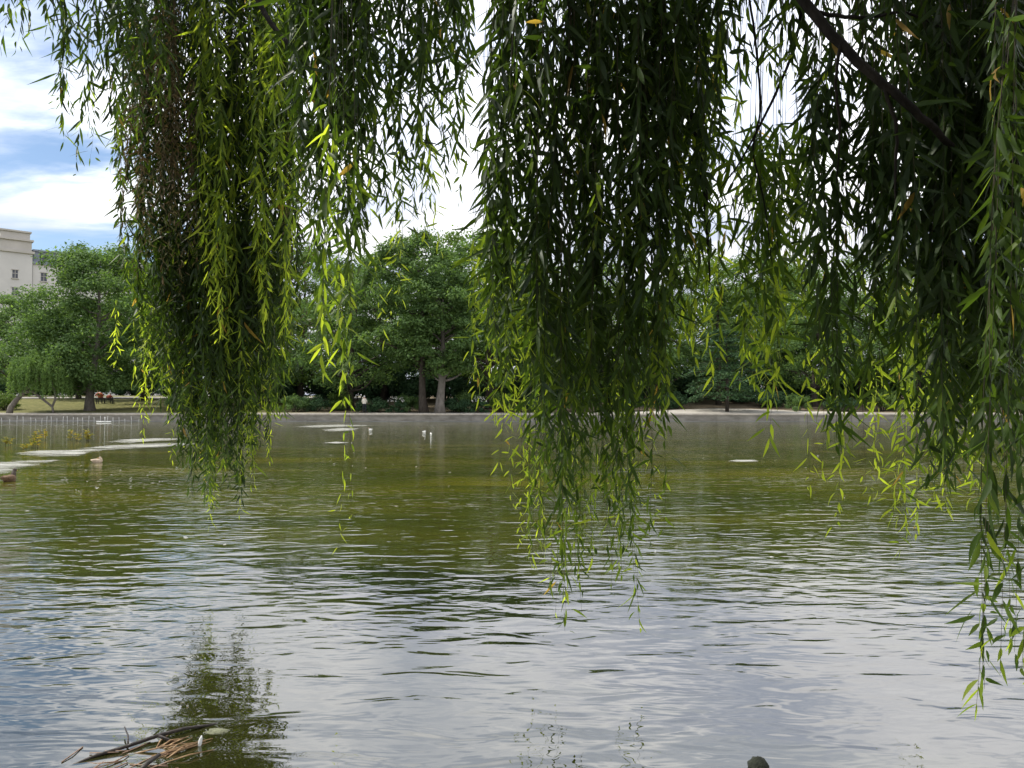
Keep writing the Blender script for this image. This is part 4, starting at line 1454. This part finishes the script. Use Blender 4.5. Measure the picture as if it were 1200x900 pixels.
# --- second curtain
spray("dark spray right of the left curtain", (335, 430), [(345, 250), (365, 320), (385, 420), (405, 430), (425, 300)], 4.9, 0.45, 36, 109, L=0.15, W=0.027, gap=0.028, tint0=0.25, short=0.45, ysc=0.2)
spray("long trailing shoots with bare tip", (380, 420), [(372, 470), (400, 490), (420, 470)], 4.3, 0.2, 7, 110, L=0.16, W=0.028, gap=0.05, tint0=0.55, short=0.2, ytop=120)
spray("single bare twig hanging over the water", (408, 412), [(402, 650), (404, 655)], 4.7, 0.05, 2, 111, L=0.09, W=0.014, gap=0.07, tint0=0.7, short=0, ytop=300, bare=0.5)
spray("open spray in the top middle against white sky", (405, 560), [(405, 270), (440, 300), (470, 290), (500, 270), (530, 220), (555, 130)], 5.0, 0.5, 44, 112, L=0.15, W=0.026, gap=0.03, tint0=0.28, short=0.5, ysc=0.2)
spray("thin light sprigs in front of the far trees", (430, 500), [(430, 405), (448, 420), (470, 340), (510, 300), (535, 290)], 5.2, 0.4, 10, 113, L=0.12, W=0.02, gap=0.05, tint0=0.66, short=0.2, ytop=150, spread=0.85)
# --- middle curtain
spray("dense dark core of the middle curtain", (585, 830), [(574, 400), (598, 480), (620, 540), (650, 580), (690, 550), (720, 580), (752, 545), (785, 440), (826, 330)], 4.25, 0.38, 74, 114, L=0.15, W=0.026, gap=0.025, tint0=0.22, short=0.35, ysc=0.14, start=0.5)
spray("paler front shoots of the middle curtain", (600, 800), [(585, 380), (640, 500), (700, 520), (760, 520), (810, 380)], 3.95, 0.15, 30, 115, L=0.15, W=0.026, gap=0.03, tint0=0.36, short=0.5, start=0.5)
spray("long dangling tips of the middle curtain", (615, 770), [(612, 640), (640, 690), (655, 765), (674, 772), (690, 670), (720, 670), (738, 762), (752, 758), (770, 590)], 4.2, 0.3, 34, 116, L=0.125, W=0.021, gap=0.034, tint0=0.34, tint_tip=0.4, short=0.3, ytop=330, ysc=0.10)
spray("sunlit fringe on the left edge of the middle curtain", (575, 610), [(560, 480), (578, 535), (600, 560), (618, 600)], 4.7, 0.25, 16, 117, L=0.125, W=0.02, gap=0.03, tint0=0.68, tint_tip=0.25, short=0.4, ytop=250, spread=0.95)  # sun on the fringe put in as yellower leaf colour
spray("thin yellow green tips low behind the middle curtain", (610, 760), [(600, 640), (640, 700), (680, 640), (740, 690), (765, 620)], 4.9, 0.2, 18, 118, L=0.10, W=0.016, gap=0.034, tint0=0.7, short=0.3, ytop=420, spread=0.9)
spray("ragged light right edge of the middle curtain", (795, 850), [(800, 430), (820, 500), (835, 470), (850, 330)], 4.5, 0.3, 16, 119, L=0.14, W=0.024, gap=0.032, tint0=0.55, short=0.5, spread=0.75)
# --- top right
spray("dark leaves under the limbs", (640, 860), [(640, 150), (700, 230), (780, 230), (850, 180)], 4.0, 0.3, 20, 120, L=0.15, W=0.026, gap=0.028, tint0=0.2, short=0.3)
spray("short sprays around the thick bare limb", (830, 1090), [(830, 170), (870, 120), (905, 90), (940, 140), (990, 200), (1040, 230), (1090, 240)], 4.1, 0.4, 30, 121, L=0.145, W=0.025, gap=0.029, tint0=0.3, short=0.5, ysc=0.25)
spray("pale hanging sprays right of the middle curtain", (860, 960), [(860, 400), (880, 470), (905, 540), (930, 430), (955, 380)], 4.4, 0.3, 30, 122, L=0.15, W=0.026, gap=0.031, tint0=0.48, short=0.4, ytop=130, spread=0.75, tint_tip=0.3)
spray("dark curtain right of the pale sprays", (945, 1060), [(940, 420), (960, 500), (975, 570), (1000, 540), (1030, 480), (1062, 420)], 3.7, 0.3, 28, 123, L=0.15, W=0.026, gap=0.027, tint0=0.22, short=0.35, ytop=60, start=0.4)
spray("thin pale tips under the dark right curtain", (950, 1060), [(950, 590), (975, 640), (1000, 580), (1040, 600)], 4.4, 0.3, 12, 124, L=0.11, W=0.018, gap=0.036, tint0=0.72, short=0.2, ytop=380, spread=0.9)
spray("dense dark right curtain", (1050, 1230), [(1060, 470), (1085, 560), (1120, 590), (1150, 560), (1180, 540), (1215, 560)], 3.6, 0.35, 60, 125, L=0.155, W=0.027, gap=0.025, tint0=0.18, short=0.3, start=0.3, ysc=0.18)
spray("bright drooping sprays over the far bank", (1040, 1130), [(1032, 560), (1050, 670), (1075, 640), (1100, 610), (1135, 600)], 4.6, 0.3, 24, 126, L=0.14, W=0.022, gap=0.03, tint0=0.7, tint_tip=0.25, short=0.3, ytop=300, spread=0.95)  # sunlit look comes from the brighter leaf tint
spray("canopy leaves in the top right corner", (1060, 1240), [(1080, 200), (1140, 330), (1200, 330), (1230, 300)], 4.0, 0.4, 30, 127, L=0.145, W=0.025, gap=0.029, tint0=0.3, short=0.5)
spray("nearest long shoots at the right edge", (1180, 1215), [(1150, 862), (1160, 850), (1172, 770), (1186, 790), (1205, 830)], 2.7, 0.15, 9, 128, L=0.115, W=0.022, gap=0.036, tint0=0.3, tint_tip=0.4, short=0.1, ytop=-20, spread=0.6, ysc=0.03)
print("willow leaves", NLEAF)

# boughs above the view that carry the hanging shoots
nodes = np.array([[3.2, -0.6, 5.4], [2.4, 1.6, 5.2], [1.6, 2.0, 5.6], [0.6, 2.5, 6.2], [-0.8, 5.0, 5.9], [-1.5, 5.5, 6.4]])
rng = np.random.default_rng(400)
C = []
for (ta, tb_), d_, sd_, yt_ in BOUGHS:
    if yt_ > 60:
        continue
    ha = rng.uniform(-20, 25)
    pr, pm, pl = P(tb_ + 25, -215 + ha, d_ + 0.15), P((ta + tb_) / 2, -185 + ha, d_), P(ta - 25, -120 + ha, d_ - 0.1)
    hub = nodes[np.argmin(np.linalg.norm(nodes - pr, axis=1))]
    limb([hub, 0.5 * (hub + pr) + np.array([0, 0, 0.25]), pr, pm, pl], [0.06, 0.045, 0.032, 0.02, 0.006], 6)
    m_ = max(3, int(abs(tb_ - ta) / 34 * d_ / 4))
    for k in range(m_):
        C.append(P(ta + (tb_ - ta) * rng.uniform(-0.05, 1.05), -310 - rng.uniform(0, 110), d_ + rng.uniform(-0.4, 0.7)))
N_UP = len(C)

# rest of the willow's crown above and behind the viewer
while len(C) < N_UP + 170:
    c_ = np.array([rng.uniform(-6, 10), rng.uniform(-8.5, 4.5), rng.uniform(4.6, 9.5)])
    rad_ = ((c_[0] - 2.4) / 8.2) ** 2 + ((c_[1] + 2.2) / 6.8) ** 2 + ((c_[2] - 4.2) / 5.6) ** 2
    if rad_ > 1:
        continue
    if c_[1] > 0 and (c_[2] - 1.5) / max(c_[1], .1) < 0.95:
        continue
    C.append(c_)
C = np.array(C)
lb = MB()
for c_ in C[N_UP::4]:
    lb.tube(wlocal(bent(fork + np.array([0, 0, min(2.0, max(0, c_[2] - 6.5))]), c_, 0.5, rng, 7)), np.linspace(0.10, 0.012, 7), 5)
lb.build("crown_limbs", M_BARK, wil)
idx = np.repeat(np.arange(len(C)), np.where(np.arange(len(C)) < N_UP, 30, 85))
off = np.clip(rng.normal(size=(len(idx), 3)), -2, 2) * np.array([0.5, 0.5, 0.45]) * np.where(idx < N_UP, 0.62, 1.0)[:, None]
pos = C[idx] + off
k = len(pos)
a = rng.uniform(0, 6.28, k)
V, Q, tn = quad_leaves(wlocal(pos), rng.normal(size=(k, 3)), rng.uniform(0.16, 0.30, k), np.clip(rng.normal(0.3, 0.15, k), 0, 0.9), rng, 0.35)
link("crown", mesh_np("crown", V, Q, attrs={"tint": tn}, smooth=False), M_WILLOW, wil)
# curtains hanging behind the viewer
pos, nrm = [], []
for k in range(230):
    a = rng.uniform(math.pi * 0.95, math.pi * 2.05)
    r_ = rng.uniform(0.75, 1.0)
    c_ = np.array([2.4 + 7.6 * r_ * math.cos(a), -2.2 + 6.0 * r_ * math.sin(a), 0])
    zt, zb = rng.uniform(4.5, 6.5), rng.uniform(0.7, 2.2)
    m_ = 60
    z_ = rng.uniform(zb, zt, m_)
    pos.append(c_ + np.stack([rng.normal(0, .09, m_), rng.normal(0, .09, m_), z_], 1))
    nrm.append(np.stack([rng.normal(0, 1, m_), rng.normal(0, 1, m_), rng.normal(0, .25, m_)], 1))
pos, nrm = np.vstack(pos), np.vstack(nrm)
V, Q, tn = quad_leaves(wlocal(pos), nrm, rng.uniform(0.14, 0.24, len(pos)), np.clip(rng.normal(0.35, 0.15, len(pos)), 0, 0.9), rng, 0.3)
link("rear_curtain", mesh_np("rear_curtain", V, Q, attrs={"tint": tn}, smooth=False), M_WILLOW, wil)
